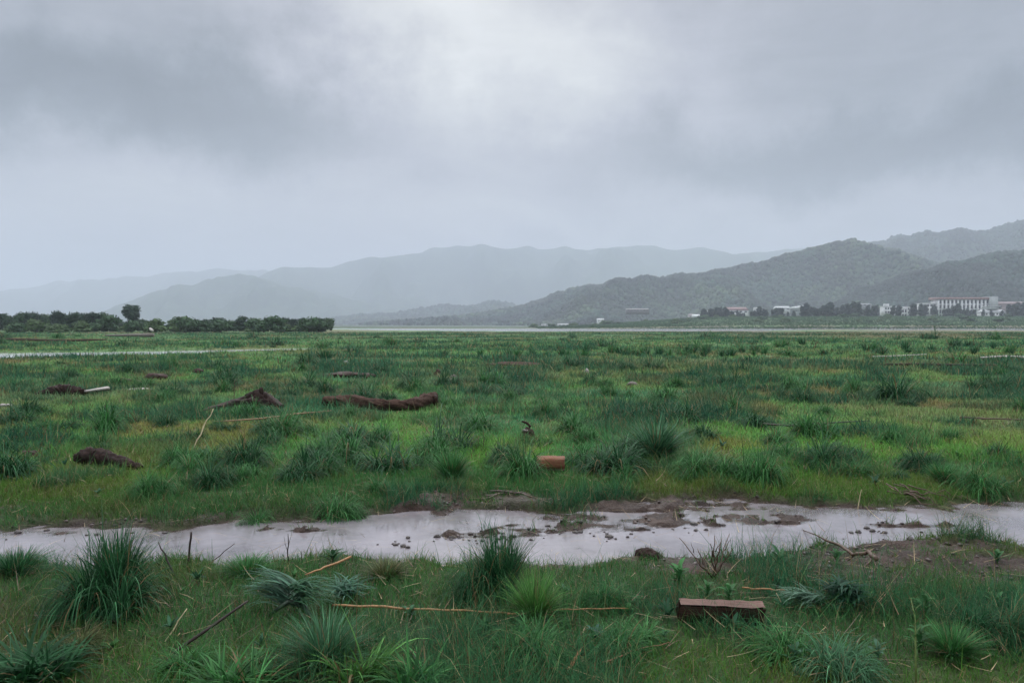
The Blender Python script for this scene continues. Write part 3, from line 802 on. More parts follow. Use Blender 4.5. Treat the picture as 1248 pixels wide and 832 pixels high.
def scatter(y0, y1, rho, N_cap, margin=3.4):
    ys = np.linspace(y0, y1, 4000); wdt = 2 * (.67 * ys + margin); r = rho(ys) * wdt
    cdf = np.cumsum(r) * (ys[1] - ys[0]); n = int(min(cdf[-1], N_cap)); cdf /= cdf[-1]
    y = np.interp(rng.random(n), cdf, ys); x = (rng.random(n) * 2 - 1) * (.67 * y + margin)
    return x, y

def grass(name, label, y0, y1, rho, cap, seg, hgt, wid):
    x, y = scatter(y0, y1, rho, cap)
    h, mud_ = land(x, y)
    wat = h < np.where(y < 90, WZ, -.13) + .012
    dens = np.clip(1 - sst(.15, .8, mud_) * (.45 + .6 * sst(.40, .52, fbm(x, y, .3, 3, 145))), 0, 1)
    pat = fbm(x, y, .45, 3, 141)
    dens = dens * sst(.18, .42, pat + .12)
    keep = (rng.random(len(x)) < dens) & ~wat
    x, y, h, pat = x[keep], y[keep], h[keep], pat[keep]; n = len(x)
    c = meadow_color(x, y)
    tus = sst(.56, .70, fbm(x, y, .9, 3, 151)) ; tus2 = np.where(y < 30, sst(.57, .66, fbm(x, y, 1.7, 3, 161)), np.where(y < 80, sst(.57, .66, fbm(x, y, 3.5, 3, 162)), sst(.56, .66, fbm(x, y, 9.0, 3, 163)))) * sst(8, 12, y)
    bl = np.array([.022, .092, .048])
    k = np.clip(tus * .7 + tus2 * .9, 0, 1)[:, None]; c = c * (1 - k) + bl * k
    hm = (.55 + 1.0 * fbm(x, y, 1.1, 3, 171)) * (1 + tus * 1.1 + tus2 * 1.1) * (.35 + rng.random(n) * .9)
    hm = hm * np.where(rng.random(n) < .05, 1.9, 1.0)
    hm = hm * (1 - .6 * sst(-.02, -.10, h) * (y > 30)) * (1 - .45 * sst(170, 200, y))
    L = hgt(y) * hm
    dry = rng.random(n)
    c = c * (.65 + .7 * rng.random((n, 1)))
    st = (dry < .035)[:, None]; c = np.where(st, np.array([.26, .21, .11]) * (.5 + rng.random((n, 1)) * .8), c)
    br = ((dry > .035) & (dry < .13))[:, None]; c = np.where(br, np.array([.11, .078, .035]) * (.6 + .8 * rng.random((n, 1))), c)
    lg = (dry > .97)[:, None]; c = np.where(lg, np.array([.10, .20, .07]), c)
    V, q, t, C = blades(np.stack([x, y, h - .006], 1), rng.random(n) * 6.283, L, np.abs(rng.normal(.35, .32, n)), rng.random(n) ** .8 * 2.0, wid(y) * (.6 + .8 * rng.random(n)), c, seg)
    o = link(name, raw_mesh(name, V, q, t, C), M_GRASS); tag(o, label, None, None, 'stuff')
    print(name, n); return o
DF = 1.0
grass("grass", "fine wet green grass on the near bank and around the puddle", 2.0, 8.5, lambda y: 5200 * DF + 0 * y, 560000, 3,
      lambda y: .100 + 0 * y, lambda y: np.maximum(.0032, y * .0006))
grass("meadow_grass", "mottled green and olive meadow grass beyond the puddle", 8.5, 30, lambda y: 3600 * (8.5 / y) ** 1.55 * DF, 620000, 2,
      lambda y: .080 + .0018 * y, lambda y: np.maximum(.004, y * .00085))
grass("distant_grass", "distant rough grass reaching the river", 30, 215, lambda y: 420 * (30 / y) ** 1.95 * DF, 520000, 1,
      lambda y: .125 - .00015 * y, lambda y: y * .0013)
# ground cover of the far bank: coarse tussocks and scrub read as one mass
x = rng.uniform(-60, 640, 80000); y = rng.uniform(396, 740, 80000)
k = (x / y > .03) & (x / y < .85); x, y = x[k], y[k]; h, _ = land(x, y)
c = np.array([.045, .090, .042])[None] * (.6 + .9 * fbm(x, y, 25, 3, 5)[:, None]) * (.7 + .6 * rng.random((len(x), 1)))
V, q, t, C = blades(np.stack([x, y, h - .05], 1), rng.random(len(x)) * 6.28, (.3 + rng.random(len(x)) * .6) * (.5 + fbm(x, y, 12, 3, 6) * 1.4), np.abs(rng.normal(.2, .2, len(x))), rng.random(len(x)) * .8, .7 + rng.random(len(x)) * .8, c, 1)
tag(link("bank_grass", raw_mesh("bank_grass", V, q, t, C), M_GRASS), "rough pale green grass on the far river bank", None, None, 'stuff')

# ------------------------------------------------------------------ tufts
def tuft_mesh(name, kind, seed, n, col, wl=.012):
    """unit tuft: about 1 across and 1 high"""
    r = np.random.default_rng(seed)
    az = r.random(n) * 6.283; rad = (.30 if kind == 'arch' else .13) * r.random(n) ** .5
    base = np.stack([np.cos(az) * rad, np.sin(az) * rad, np.full(n, -.03)], 1)
    if kind == 'arch':
        lean = (rad / .3) * .7 + r.random(n) * .35; bend = 1.2 + r.random(n) * 1.7; L = .40 + .42 * r.random(n)
    elif kind == 'fan':
        lean = r.random(n) * .75; bend = .2 + r.random(n) * 1.2; L = .55 + .6 * r.random(n)
    elif kind == 'spiky':
        lean = r.random(n) * .40; bend = r.random(n) ** 2 * 1.6; L = .65 + .5 * r.random(n)
    else:  # broad
        lean = .2 + r.random(n) * .7; bend = .5 + r.random(n) * 1.4; L = .5 + .5 * r.random(n)
    az2 = az + r.normal(0, .75, n)
    if kind in ('arch', 'broad'):
        m = 6; ca = r.random(m) * 6.283; cr = .32 * r.random(m) ** .5; g = r.integers(0, m, n)
        gl = .55 + .75 * r.random(m); gd = r.random(m) * 6.283
        base[:, 0] = base[:, 0] * .45 + (np.cos(ca) * cr)[g]; base[:, 1] = base[:, 1] * .45 + (np.sin(ca) * cr)[g]
        L = L * gl[g]; az2 = np.where(r.random(n) < .45, gd[g] + r.normal(0, .6, n), az2)
        bent = r.random(n) < .12; bend = np.where(bent, bend + 1.0, bend); L = np.where(bent, L * 1.25, L)
    c = np.array(col)[None] * (.55 + .9 * r.random((n, 1)))
    pale = r.random(n) < .09
    c[pale] = c[pale] * 1.9 + .02
    dead = r.random(n) < .06
    c[dead] = np.array([.16, .12, .055])
    V, q, t, C = blades(base, az2, L, lean, bend, wl * (.6 + .8 * r.random(n)), c, 7, r.normal(0, .35, n))
    rr = np.percentile(np.hypot(V[:, 0], V[:, 1]), 96); hz = np.percentile(V[:, 2], 99.3)
    V = V * np.array([.5 / rr, .5 / rr, 1 / hz])
    return raw_mesh(name, V, q, t, C)
def dead_mesh(seed, n=60):
    r = np.random.default_rng(seed); az = r.random(n) * 6.283; rad = .2 * r.random(n) ** .5
    base = np.stack([np.cos(az) * rad, np.sin(az) * rad, np.full(n, 0.0)], 1)
    c = np.array([.12, .075, .04])[None] * (.4 + r.random((n, 1)))
    V, q, t, C = blades(base, az, .2 + .25 * r.random(n), 1.0 + .5 * r.random(n), r.random(n) * .6, .012 + .01 * r.random(n), c, 3)
    return raw_mesh("dead_leaves", V, q, t, C)
TM = {}
def get_tuft(kind, tone, dense):
    k = (kind, tone, dense, random.randrange(4))
    if k not in TM:
        col = {'dark': (.016, .074, .024), 'green': (.032, .125, .030), 'bright': (.062, .175, .034), 'blue': (.042, .125, .055), 'olive': (.07, .085, .03)}[tone]
        n = {0: 220, 1: 900, 2: 1700}[dense]; wl = {0: .036, 1: .020, 2: .015}[dense]
        if kind == 'broad': n = int(n * .25); wl *= 3.4
        if kind == 'fan': n = int(n * .45); wl *= 1.5
        if kind == 'spiky': n = int(n * .35); wl *= 1.2
        TM[k] = (tuft_mesh("blades", kind, len(TM) * 7 + 900, n, col, wl), dead_mesh(len(TM) + 50))
    return TM[k]
TUFTS = []
def tuft(px, py, wpx, hpx, kind, tone, label, name="grass_tuft", cat="grass tuft", group=None, dense=2, dead=True):
    p = ground_at(px, py); W = wpx * p.y / F; Hh = hpx * p.y / F * (.9 if kind == 'arch' else 1)
    bm_, dm_ = get_tuft(kind, tone, dense)
    if dense == 0 or not dead:
        o = link(name, bm_, M_TUFT); o.location = p
    else:
        o = empty(name, p); link("blades", bm_, M_TUFT, o); link("dead_leaves", dm_, M_DRY, o)
    o.location = p; o.scale = (W, W, Hh); o.rotation_euler = (0, 0, random.uniform(0, 6.28))
    tag(o, label, cat, group); return o

NEAR = [
 (142, 744, 170, 84, 'arch', 'dark', "largest dark sedge tuft, arching before the puddle at the left"),
 (142, 730, 90, 95, 'spiky', 'dark', "upright dark spikes rising from the largest left sedge tuft"),
 (592, 735, 108, 66, 'arch', 'dark', "rounded dark tuft at the puddle's near edge in the middle"),
 (612, 725, 90, 86, 'spiky', 'dark', "loose dark spikes above the rounded middle tuft at the puddle"),
 (652, 757, 84, 62, 'fan', 'bright', "bright green fan of blades right of the rounded middle tuft"),
 (396, 815, 130, 68, 'fan', 'blue', "wide blue-green fan of blades below the bundle of cut fronds"),
 (40, 836, 150, 52, 'broad', 'dark', "broad-leaved dark plant in the bottom left corner"),
 (500, 850, 120, 60, 'broad', 'green', "broad bright blades at the bottom edge left of the middle"),
 (290, 846, 130, 50, 'broad', 'green', "broad-bladed green tuft at the bottom edge under the dark diagonal stick"),
 (430, 846, 120, 60, 'broad', 'bright', "light broad blades at the bottom edge under the blue-green fan"),
 (648, 800, 130, 44, 'arch', 'green', "low drooping tuft between the bright fan and the curled brown leaf"),
 (1205, 775, 120, 46, 'arch', 'dark', "dark broad drooping tuft at the right edge of the near bank"),
 (1035, 825, 125, 46, 'arch', 'blue', "hazy blue-green tuft below the split log at the bottom"),
 (470, 705, 70, 24, 'spiky', 'olive', "thin olive tuft at the water's edge left of the rounded middle tuft"),
 (186, 605, 66, 34, 'arch', 'green', "green tuft beyond the puddle at the far left, below the dark rotten log"),
 (262, 592, 66, 34, 'arch', 'dark', "dark low tuft right of the dark rotten log"),
 (305, 570, 86, 42, 'arch', 'dark', "wide dark double tuft beyond the puddle at the left"),
 (215, 566, 60, 30, 'arch', 'green', "mid green tuft between rotten log and wide double tuft"),
 (385, 564, 60, 26, 'arch', 'dark', "low dark tuft right of the wide double tuft"),
 (415, 618, 76, 32, 'arch', 'green', "leafy green tuft on the far rim of the puddle left of the middle"),
 (312, 625, 56, 30, 'arch', 'green', "short green tuft by the far rim of the puddle at the left"),
 (550, 586, 62, 40, 'fan', 'green', "springy green tuft left of the rounded tuft with a brown foot"),
 (532, 555, 64, 30, 'arch', 'green', "soft green clump behind the springy tuft"),
 (615, 567, 60, 34, 'arch', 'dark', "rounded tuft with a brown foot beside the reddish wooden block"),
 (800, 560, 96, 52, 'fan', 'blue', "tall blue-green tuft right of the reddish wooden block"),
 (845, 582, 76, 36, 'arch', 'green', "dense tuft in front of the tall blue-green one"),
 (924, 588, 86, 44, 'arch', 'green', "wide bright-backed tuft right of the tall blue-green one"),
 (1010, 567, 76, 34, 'arch', 'dark', "dark rounded tuft standing alone beyond the puddle at the right"),
 (1116, 572, 72, 28, 'arch', 'dark', "flat dark tuft right of the lone rounded one"),
 (1190, 598, 84, 32, 'arch', 'green', "wide green tuft beyond the puddle at the far right"),
 (1150, 590, 56, 28, 'fan', 'green', "short green fan between the flat dark tuft and the wide far-right one"),
 (1222, 560, 50, 22, 'arch', 'dark', "small dark tuft at the right edge behind the wide green one"),
 (1160, 800, 90, 40, 'fan', 'green', "thin green fan beside the tall stalk at the lower right"),
 (955, 800, 110, 34, 'arch', 'green', "loose low tuft in front of the split log"),
 (770, 790, 110, 34, 'arch', 'green', "loose low tuft left of the split log"),
 (230, 820, 100, 34, 'arch', 'green', "low tuft at the foot of the dark diagonal stick"),
 (90, 800, 90, 30, 'arch', 'olive', "olive tuft above the broad-leaved corner plant"),
 (735, 735, 80, 26, 'arch', 'green', "small tuft on the near bank right of the bright fan"),
 (20, 700, 90, 30, 'spiky', 'dark', "thin dark spikes at the left edge by the water"),
 (300, 700, 80, 22, 'spiky', 'green', "thin green spikes at the water's edge by the upright stick"),
 (395, 440, 40, 16, 'spiky', 'dark', "tall dark reed clump in the distance left of the middle"),
]
for px, py, wpx, hpx, kd, tn, lb in NEAR:
    tuft(px, py, wpx, hpx, kd, tn, lb, dense=2 if py > 520 else 1)
MIDT = [(200, 484, 30, 'dark'), (250, 483, 20, 'dark'), (75, 470, 26, 'dark'), (155, 455, 24, 'dark'), (328, 474, 20, 'dark'), (400, 480, 36, 'dark'), (662, 508, 40, 'green'), (690, 498, 26, 'green'),
        (505, 478, 34, 'green'), (975, 492, 40, 'dark'), (1085, 488, 60, 'dark'), (1045, 480, 36, 'green'), (1185, 476, 30, 'dark'), (1225, 478, 34, 'dark'), (950, 486, 26, 'dark'), (890, 470, 30, 'dark'),
        (820, 472, 30, 'green'), (740, 484, 30, 'green'), (620, 490, 30, 'green'), (350, 520, 40, 'green'), (120, 545, 40, 'green'), (60, 528, 40, 'green'), (470, 540, 44, 'green'), (715, 540, 40, 'green'),
        (200, 520, 34, 'dark'), (130, 514, 36, 'dark'), (430, 510, 30, 'green'), (460, 600, 36, 'green'), (760, 590, 40, 'green'), (1080, 540, 40, 'green'), (30, 575, 50, 'green'), (300, 510, 40, 'green'), (720, 468, 24, 'dark')]
for px, py, wpx, tn in MIDT:
    tuft(px, py, wpx * 1.25, wpx * .62, 'arch', tn, "small dark tussock dotted in the middle of the meadow" if tn == 'dark' else "small fresh green tussock in the middle of the meadow", "tussock", "tussock", "tussocks across the meadow", 1, False)
for k in range(235):
    px_ = random.uniform(-20, 1270); py_ = HOR + 14 + 175 * random.random() ** 1.5
    if px_ < 330 and 424 < py_ < 440: continue
    if px_ > 1000 and py_ < 413: continue
    if any(a < px_ < b and c < py_ < d for a, b, c, d in ((640, 700, 565, 600), (225, 355, 495, 520), (380, 545, 495, 522), (80, 185, 560, 585), (35, 140, 475, 497), (625, 665, 528, 550))): continue
    p = G(px_, py_)
    tn = 'dark' if random.random() < .6 else 'green'
    wpx = random.uniform(20, 60) * (.35 + (py_ - HOR) / 130)
    tuft(px_, py_, wpx, wpx * random.uniform(.3, .5), 'arch', tn, "little tussock far out in the meadow, too small to tell from its neighbours", "tussock", "tussock", "far tussocks across the meadow", 1 if py_ > 445 else 0, False)
# the dark tall reeds between the middle and the right, far out
for k in range(60):
    px_ = random.gauss(790, 90) if k < 40 else random.uniform(930, 1240); py_ = random.uniform(429, 436) if k < 40 else random.uniform(420, 434)
    tuft(px_, py_, random.uniform(14, 26), random.uniform(8, 13), 'spiky', 'dark' if k % 3 else 'green', "tall dark reed clump in the far band of reeds", "reed_clump", "reeds", "reed clumps far out in the meadow", 0, False)

# ------------------------------------------------------------------ fallen fronds, leaves, plants
def frond(b, p0, ang, L, n, wd, col, spread, seed, rise=.07):
    """a cut frond lying over: many narrow leaflets combed one way from a base"""
    r = np.random.default_rng(seed)
    az = ang + r.normal(0, spread, n)
    base = np.array(p0)[None] + np.stack([r.normal(0, .03, n), r.normal(0, .02, n), r.random(n) * rise], 1)
    c = np.array(col)[None] * (.6 + .8 * r.random((n, 1)))
    V, q, t, C = blades(base, az, L * (.6 + .5 * r.random(n)), .75 + .25 * r.random(n), .9 + .5 * r.random(n), wd * (.7 + .6 * r.random(n)), c, 6, r.normal(0, .5, n))
    b.add(V, q, t, C)
p = ground_at(352, 752)
e = empty("frond_bundle", p); tag(e, "limp bundle of cut blue-green fronds lying on the near bank", "fronds")
b = MB(); frond(b, (-.02, .03, .05), R(168), .30, 120, .011, (.075, .165, .105), .26, 5, .12); b.build("frond", M_TUFT, e)
b = MB(); frond(b, (.02, .03, .05), R(-18), .27, 110, .011, (.05, .135, .07), .30, 6, .12); b.build("frond", M_TUFT, e)
b = MB(); b.tube([(-.1, -.02, .02), (.0, 0, .09), (.08, .02, .05), (.14, -.05, .01)], [.008, .014, .014, .01], (.03, .05, .03), 6); b.build("stem", M_STICK, e)
p = ground_at(420, 735)
b = MB(); frond(b, (0, 0, .03), R(150), .2, 50, .014, (.05, .13, .08), .8, 9); frond(b, (0, 0, .03), R(10), .2, 50, .014, (.05, .13, .08), .9, 10)
tag(b.build("fallen_frond", M_TUFT, None, True, p), "smaller crumpled green frond just right of the cut bundle", "frond")
p = ground_at(985, 742)
b = MB(); frond(b, (0, 0, .02), R(170), .2, 70, .012, (.10, .18, .12), .5, 12, .05); frond(b, (.1, 0, .02), R(185), .2, 60, .012, (.09, .17, .115), .4, 13, .05)
tag(b.build("fallen_frond", M_TUFT, None, True, p), "pale silvery frond lying right of the split log", "frond")
p = ground_at(1032, 742)
b = MB()
for k in range(3): frond(b, (random.uniform(-.05, .05), 0, .05), R(90 + 120 * k), .15, 50, .02, (.022, .070, .040), .7, 15 + k, .08)
tag(b.build("leafy_weed", M_TUFT, None, True, p), "round dark blue-green leafy weed beyond the silvery frond", "weed")

def leaf(b, base, az, L, wd, lean, bend, col, seg=5):
    """one broad leaf, folded along its midrib"""
    prev = np.array(base, float); rows = []; side = np.array([-math.sin(az), math.cos(az), 0])
    for k in range(seg + 1):
        t = k / seg; ww = wd * math.sin(math.pi * min(1, .08 + t * .92)) ** .8
        th = lean + bend * t
        nrm = np.array([-math.cos(th) * math.cos(az), -math.cos(th) * math.sin(az), math.sin(th)])
        rows += [prev - side * ww / 2 + nrm * ww * .15, prev.copy(), prev + side * ww / 2 + nrm * ww * .15]
        prev = prev + L / seg * np.array([math.sin(th) * math.cos(az), math.sin(th) * math.sin(az), math.cos(th)])
    q = []
    for k in range(seg):
        for j in (0, 1): a = 3 * k + j; q.append([a, a + 1, a + 4, a + 3])
    b.add(rows, q, None, col)
def leafy(px, py, hpx, n, lsize, label, col=(.05, .14, .045), nm="broadleaf_plant", tall=1.0, wr=.35):
    p = ground_at(px, py); Hh = hpx * p.y / F; e = empty(nm, p, random.uniform(0, 6)); tag(e, label, "plant")
    MB().tube([(0, 0, -.02), (.01 * Hh, .02 * Hh, Hh * .5), (.05 * Hh, 0, Hh)], [.004, .003, .0015], (.06, .10, .03), 6).build("stem", M_STICK, e)
    b = MB(); r = random.Random(px)
    for k in range(n):
        t = (k + .5) / n; a = k * 2.4 + r.uniform(-.3, .3)
        leaf(b, (.03 * Hh * t, 0, Hh * (.05 + .6 * t)), a, lsize * p.y / F * (1.35 - .5 * t) * r.uniform(.8, 1.2), lsize * p.y / F * wr, .5 + r.uniform(-.2, .3), 1.0, np.array(col) * r.uniform(.7, 1.3))
    b.build("leaves", M_TUFT, e); return e
leafy(828, 712, 30, 11, 18, "bright broad-leaved weed at the near edge of the puddle, left of the twig cluster", (.05, .17, .05))
leafy(950, 697, 24, 12, 24, "rosette of long green leaves at the puddle's edge between the two dead branches", (.03, .10, .035), wr=.22)
leafy(1120, 795, 44, 12, 20, "low leafy weed at the foot of the tall stalk", (.04, .13, .04))
leafy(888, 735, 28, 12, 16, "leafy weed behind the left end of the split log", (.045, .14, .045))
leafy(862, 728, 22, 9, 14, "small leafy weed left of the one behind the split log", (.045, .14, .045))
leafy(1215, 745, 24, 9, 18, "light green weed on top of the dark tuft at the right edge", (.05, .15, .05))
leafy(1128, 755, 36, 10, 18, "upright leafy weed behind the tall stalk", (.04, .13, .04))
leafy(405, 690, 24, 8, 18, "dark leafy sprig at the water's edge above the cut bundle", (.025, .07, .03))
leafy(1215, 690, 18, 8, 14, "small weed in the mud at the right edge", (.04, .11, .04))
leafy(1020, 686, 18, 8, 14, "small weed beside the forked branch in the mud", (.04, .11, .04))
leafy(970, 810, 30, 8, 16, "broad-leaved sprig in the grass below the split log", (.05, .13, .07))
leafy(1070, 805, 26, 8, 16, "pale green sprig right of the hazy blue tuft at the bottom", (.06, .14, .08))
leafy(725, 782, 14, 12, 16, "bluish sprawling weed in the grass left of the split log", (.05, .13, .09))
leafy(500, 755, 18, 10, 14, "sprawling weed just above the long orange reed stem", (.05, .13, .06))
# tall stalk at the lower right
p = ground_at(1117, 850); top = RP(1110, 728, p.y + .1) - p
e = empty("tall_stalk", p); tag(e, "tall yellow-green stalk with tiny side leaves at the lower right", "stalk")
MB().tube([(0, 0, 0), (top.x * .2 - .01, 0, top.z * .4), (top.x * .8, top.y * .5, top.z * .8), tuple(top)], [.0055, .0045, .003, .001], (.11, .15, .04), 6).build("stem", M_STICK, e)
b = MB()
for k in range(14):
    t = .25 + .7 * k / 14; leaf(b, (top.x * t * .9, top.y * t * .6, top.z * t), k * 2.4, .045, .008, .5, .6, (.07, .14, .04))
b.build("leaves", M_TUFT, e)

# ------------------------------------------------------------------ sticks
def wob(a, b_, n=8, amp=.02, sag=0.0, seed=0):
    r = random.Random(seed); a = Vector(a); b_ = Vector(b_); L = (b_ - a).length
    return [a.lerp(b_, t / (n - 1)) + Vector((r.uniform(-1, 1), r.uniform(-1, 1), r.uniform(-1, 1))) * amp * L * (0 < t < n - 1) + Vector((0, 0, sag * 4 * (t / (n - 1)) * (1 - t / (n - 1)))) for t in range(n)]
DARK = (.030, .018, .014); BR = (.085, .05, .032); ORG = (.30, .155, .06); STRAW = (.40, .33, .19); OLV = (.20, .20, .08)
def stick(name, px0, py0, px1, py1, r0, label, col, dy=0.0, cat="stick", r1=None, seed=0, amp=.015, sides=7, group=None, extra=None):
    """standing or leaning stick: foot on the ground at pixel 0, tip at pixel 1, dy metres deeper"""
    p = ground_at(px0, py0); tip = RP(px1, py1, p.y + dy) - p
    b = MB().tube(wob((0, 0, -.05), tip, 8, amp, 0, seed), [r0, r0 * .85, (r1 if r1 is not None else r0 * .45)], col, sides, .15, seed)
    if extra:
        for t0, px2, py2, dy2, rr in extra:
            s_ = Vector(tip) * t0; q = RP(px2, py2, p.y + dy2) - p
            b.tube(wob(s_, q, 5, .03, 0, seed + 3), [rr, rr * .4], col, 5)
    o = b.build(name, M_STICK, None, True, p); tag(o, label, cat, group); return o
def lying(name, pts, r, label, col, cat="stick", seed=0, mat=None, lift=.02, sides=8, rough=.2, extra=None):
    P_ = [ground_at(a, b_) for a, b_ in pts]; p = P_[0].copy()
    fine = []
    for k in range(len(P_) - 1):
        for j in range(4): fine.append(P_[k].lerp(P_[k + 1], j / 4))
    fine.append(P_[-1]); rr = random.Random(seed)
    fine = [f + Vector((rr.uniform(-.3, .3) * .02, rr.uniform(-.3, .3) * .02, lift + rr.uniform(0, .01))) - p for f in fine]
    b = MB().tube(fine, r, col, sides, rough, seed)
    if extra:
        for (a0, b0, dz0, a1, b1, dz1, rad) in extra:
            q0 = ground_at(a0, b0); q1 = RP(a1, b1, q0.y + dz1); b.tube(wob(q0 + Vector((0, 0, dz0)) - p, q1 - p, 5, .03, 0, seed), [rad, rad * .4], col, 6)
    o = b.build(name, mat or M_STICK, None, True, p); tag(o, label, cat); return o
stick("stick", 228, 687, 233, 648, .008, "short dark stick standing upright at the puddle's edge at the left", DARK, .02, amp=.008, r1=.007)
stick("stick", 218, 703, 193, 660, .008, "dark stick leaning left beside the upright one", DARK, .05, seed=2)
stick("stick", 243, 688, 286, 662, .004, "thin dark twig leaning right beside the upright stick", DARK, .05, seed=3)
stick("dead_twig", 351, 688, 351, 650, .005, "forked dark twig standing at the water's edge right of the upright stick", DARK, .03, seed=4, extra=[(.4, 346, 653, 0, .002), (.5, 356, 648, 0, .002)])
stick("dead_twig", 369, 686, 367, 671, .004, "tiny dark twig just right of the forked twig", DARK, .0, seed=5)
stick("stick", 178, 806, 302, 732, .010, "long dark diagonal stick pointing at the cut fronds", DARK, .12, seed=6, amp=.006, r1=.005)
stick("straw", 192, 784, 228, 741, .005, "pale straw leaning over the dark diagonal stick", STRAW, .10, "straw", seed=7)
stick("straw", 198, 800, 182, 828, .003, "short brown straw at the foot of the dark diagonal stick", ORG, .0, "straw", seed=8)
stick("straw", 1043, 614, 1050, 596, .006, "short yellow straw upright at the far rim of the puddle", STRAW, .0, "straw", seed=9)
stick("straw", 963, 745, 946, 722, .004, "yellow straw leaning left beyond the split log", STRAW, .03, "straw", seed=10)
stick("straw", 233, 547, 260, 498, .010, "long pale straw rising in the meadow at the left", STRAW, .4, "straw", seed=11, amp=.02)
stick("dead_twig", 285, 490, 286, 462, .008, "thin brown stalk standing behind the dark driftwood mound", BR, .0, seed=12, extra=[(.5, 281, 468, 0, .004), (.6, 290, 466, 0, .004)])
stick("stalk", 762, 520, 752, 492, .006, "thin dark stalk leaning left behind the tall blue-green tuft", DARK, .2, "stalk", seed=13)
stick("dead_twig", 1130, 528, 1138, 508, .005, "thin brown twig in the meadow at the right", BR, 0, seed=14)
stick("dead_twig", 560, 470, 558, 455, .008, "small stalk in the far middle of the meadow", BR, 0, seed=15)
# twig cluster right of the middle
p = ground_at(873, 702); e = empty("dead_shrub", p); tag(e, "spray of bare brown twigs at the puddle's near edge", "dead shrub")
for k, (a, b_, dy) in enumerate([(871, 652, 0), (880, 655, .1), (866, 662, -.1), (889, 650, .15), (850, 668, .1), (828, 655, .2), (893, 668, -.1), (905, 712, -.1), (846, 678, -.15), (876, 672, -.1), (860, 690, .1)]):
    q = RP(a, b_, p.y + dy) - p; bb = MB().tube(wob((random.uniform(-.03, .03), 0, -.02), q, 7, .03, 0, 20 + k), [.006, .004, .002], BR, 6)
    m_ = Vector(q) * .6; bb.tube(wob(m_, m_ + Vector((random.uniform(-.06, .06), 0, .07)), 4, .05, 0, k), [.003, .001], BR, 5)
    bb.build("twig", M_STICK, e)
lying("forked_branch", [(1068, 693), (1058, 684), (1040, 678), (1020, 672), (1000, 665), (975, 658)], [.017, .015, .012, .010, .006, .003], "thin forked branch reaching over the puddle at the right", BR, "branch", 31, lift=.05,
      extra=[(1058, 684, .05, 1064, 670, .0, .011), (1040, 678, .05, 1028, 688, .05, .006), (1062, 688, .05, 1050, 694, -.05, .008)])
lying("stick", [(962, 693), (985, 700), (1005, 706)], [.006, .004], "short brown stick in the mud below the forked branch", BR, seed=32)
lying("dead_reed", [(405, 751), (470, 753), (540, 757), (600, 758), (655, 762)], [.006, .007, .006, .005, .003], "long orange-brown reed stem lying across the near bank", ORG, "reed stem", 33, lift=.055)
lying("dead_reed", [(618, 761), (660, 757), (700, 754), (765, 753)], [.005, .004, .003], "thin orange reed stem continuing right of the long one", ORG, "reed stem", 34, lift=.05)
lying("dead_reed", [(372, 722), (395, 712), (428, 697)], [.004, .007, .008], "orange stem slanting up from the cut fronds", ORG, "reed stem", 35, lift=.10)
lying("dead_reed", [(905, 728), (930, 729), (958, 730)], [.005, .005, .004], "short orange stem lying behind the split log", ORG, "reed stem", 36, lift=.05)
lying("dead_reed", [(262, 522), (320, 518), (360, 512), (405, 507)], [.010, .014, .016, .008], "long tan reed stem lying below the dark driftwood mound", (.24, .14, .07), "reed stem", 37, lift=.10)
lying("branch", [(930, 526), (960, 529), (1000, 526), (1060, 522)], [.010, .016, .014, .006], "thin bare branch lying in the meadow at the right", DARK, "branch", 38, lift=.12, extra=[(985, 528, .12, 965, 514, .1, .010)])
lying("branch", [(1170, 516), (1200, 518), (1250, 519)], [.012, .012, .008], "brown branch lying in reddish grass at the right edge", BR, "branch", 39, lift=.10)
p = ground_at(1130, 608); e = empty("brushwood", p); tag(e, "heap of brown brushwood on the far rim of the puddle at the right", "brushwood")
for k in range(9):
    a0, a1 = random.uniform(1078, 1110), random.uniform(1130, 1190); y0_, y1_ = random.uniform(596, 606), random.uniform(606, 616)
    bb = MB().tube([Vector(q) - p + Vector((0, 0, random.uniform(.02, .08))) for q in wob(ground_at(a0, y0_), ground_at(a1, y1_), 7, .02, 0, 60 + k)], [.008, .006, .003], BR, 6); bb.build("twig", M_STICK, e)
p = ground_at(625, 604); e = empty("brushwood", p); tag(e, "thin scatter of grey twigs on the far rim of the puddle in the middle", "brushwood")
for k in range(6):
    bb = MB().tube([Vector(q) - p + Vector((0, 0, .03)) for q in wob(ground_at(585 + k * 6, 604 - k * .7), ground_at(635 + k * 3, 600 + k * 1.8), 6, .03, 0, 80 + k)], [.006, .004, .003], (.17, .13, .11), 6); bb.build("twig", M_STICK, e)
# bits of bent orange blade at the bottom
for (a, b_, c_, d_, lb) in [(348, 829, 388, 815, "orange dead blade curving at the bottom under the blue-green fan"), (399, 784, 416, 812, "thin amber dead blade bent over the blue-green fan"), (196, 798, 232, 812, "rusty dead blade lying right of the diagonal stick's foot")]:
    p = ground_at(a, max(b_, d_)); p0_ = RP(a, b_, p.y); p1_ = RP(c_, d_, p.y + .03); b = MB()
    m_ = (p0_ + p1_) / 2 + Vector((0, 0, .015)); b.tube([p0_ - p, m_ - p, p1_ - p], [.002, .004, .0015], (.42, .20, .06), 6, flat=.3)
    tag(b.build("withered_grass", M_DRY, None, True, p), lb, "dead blade")
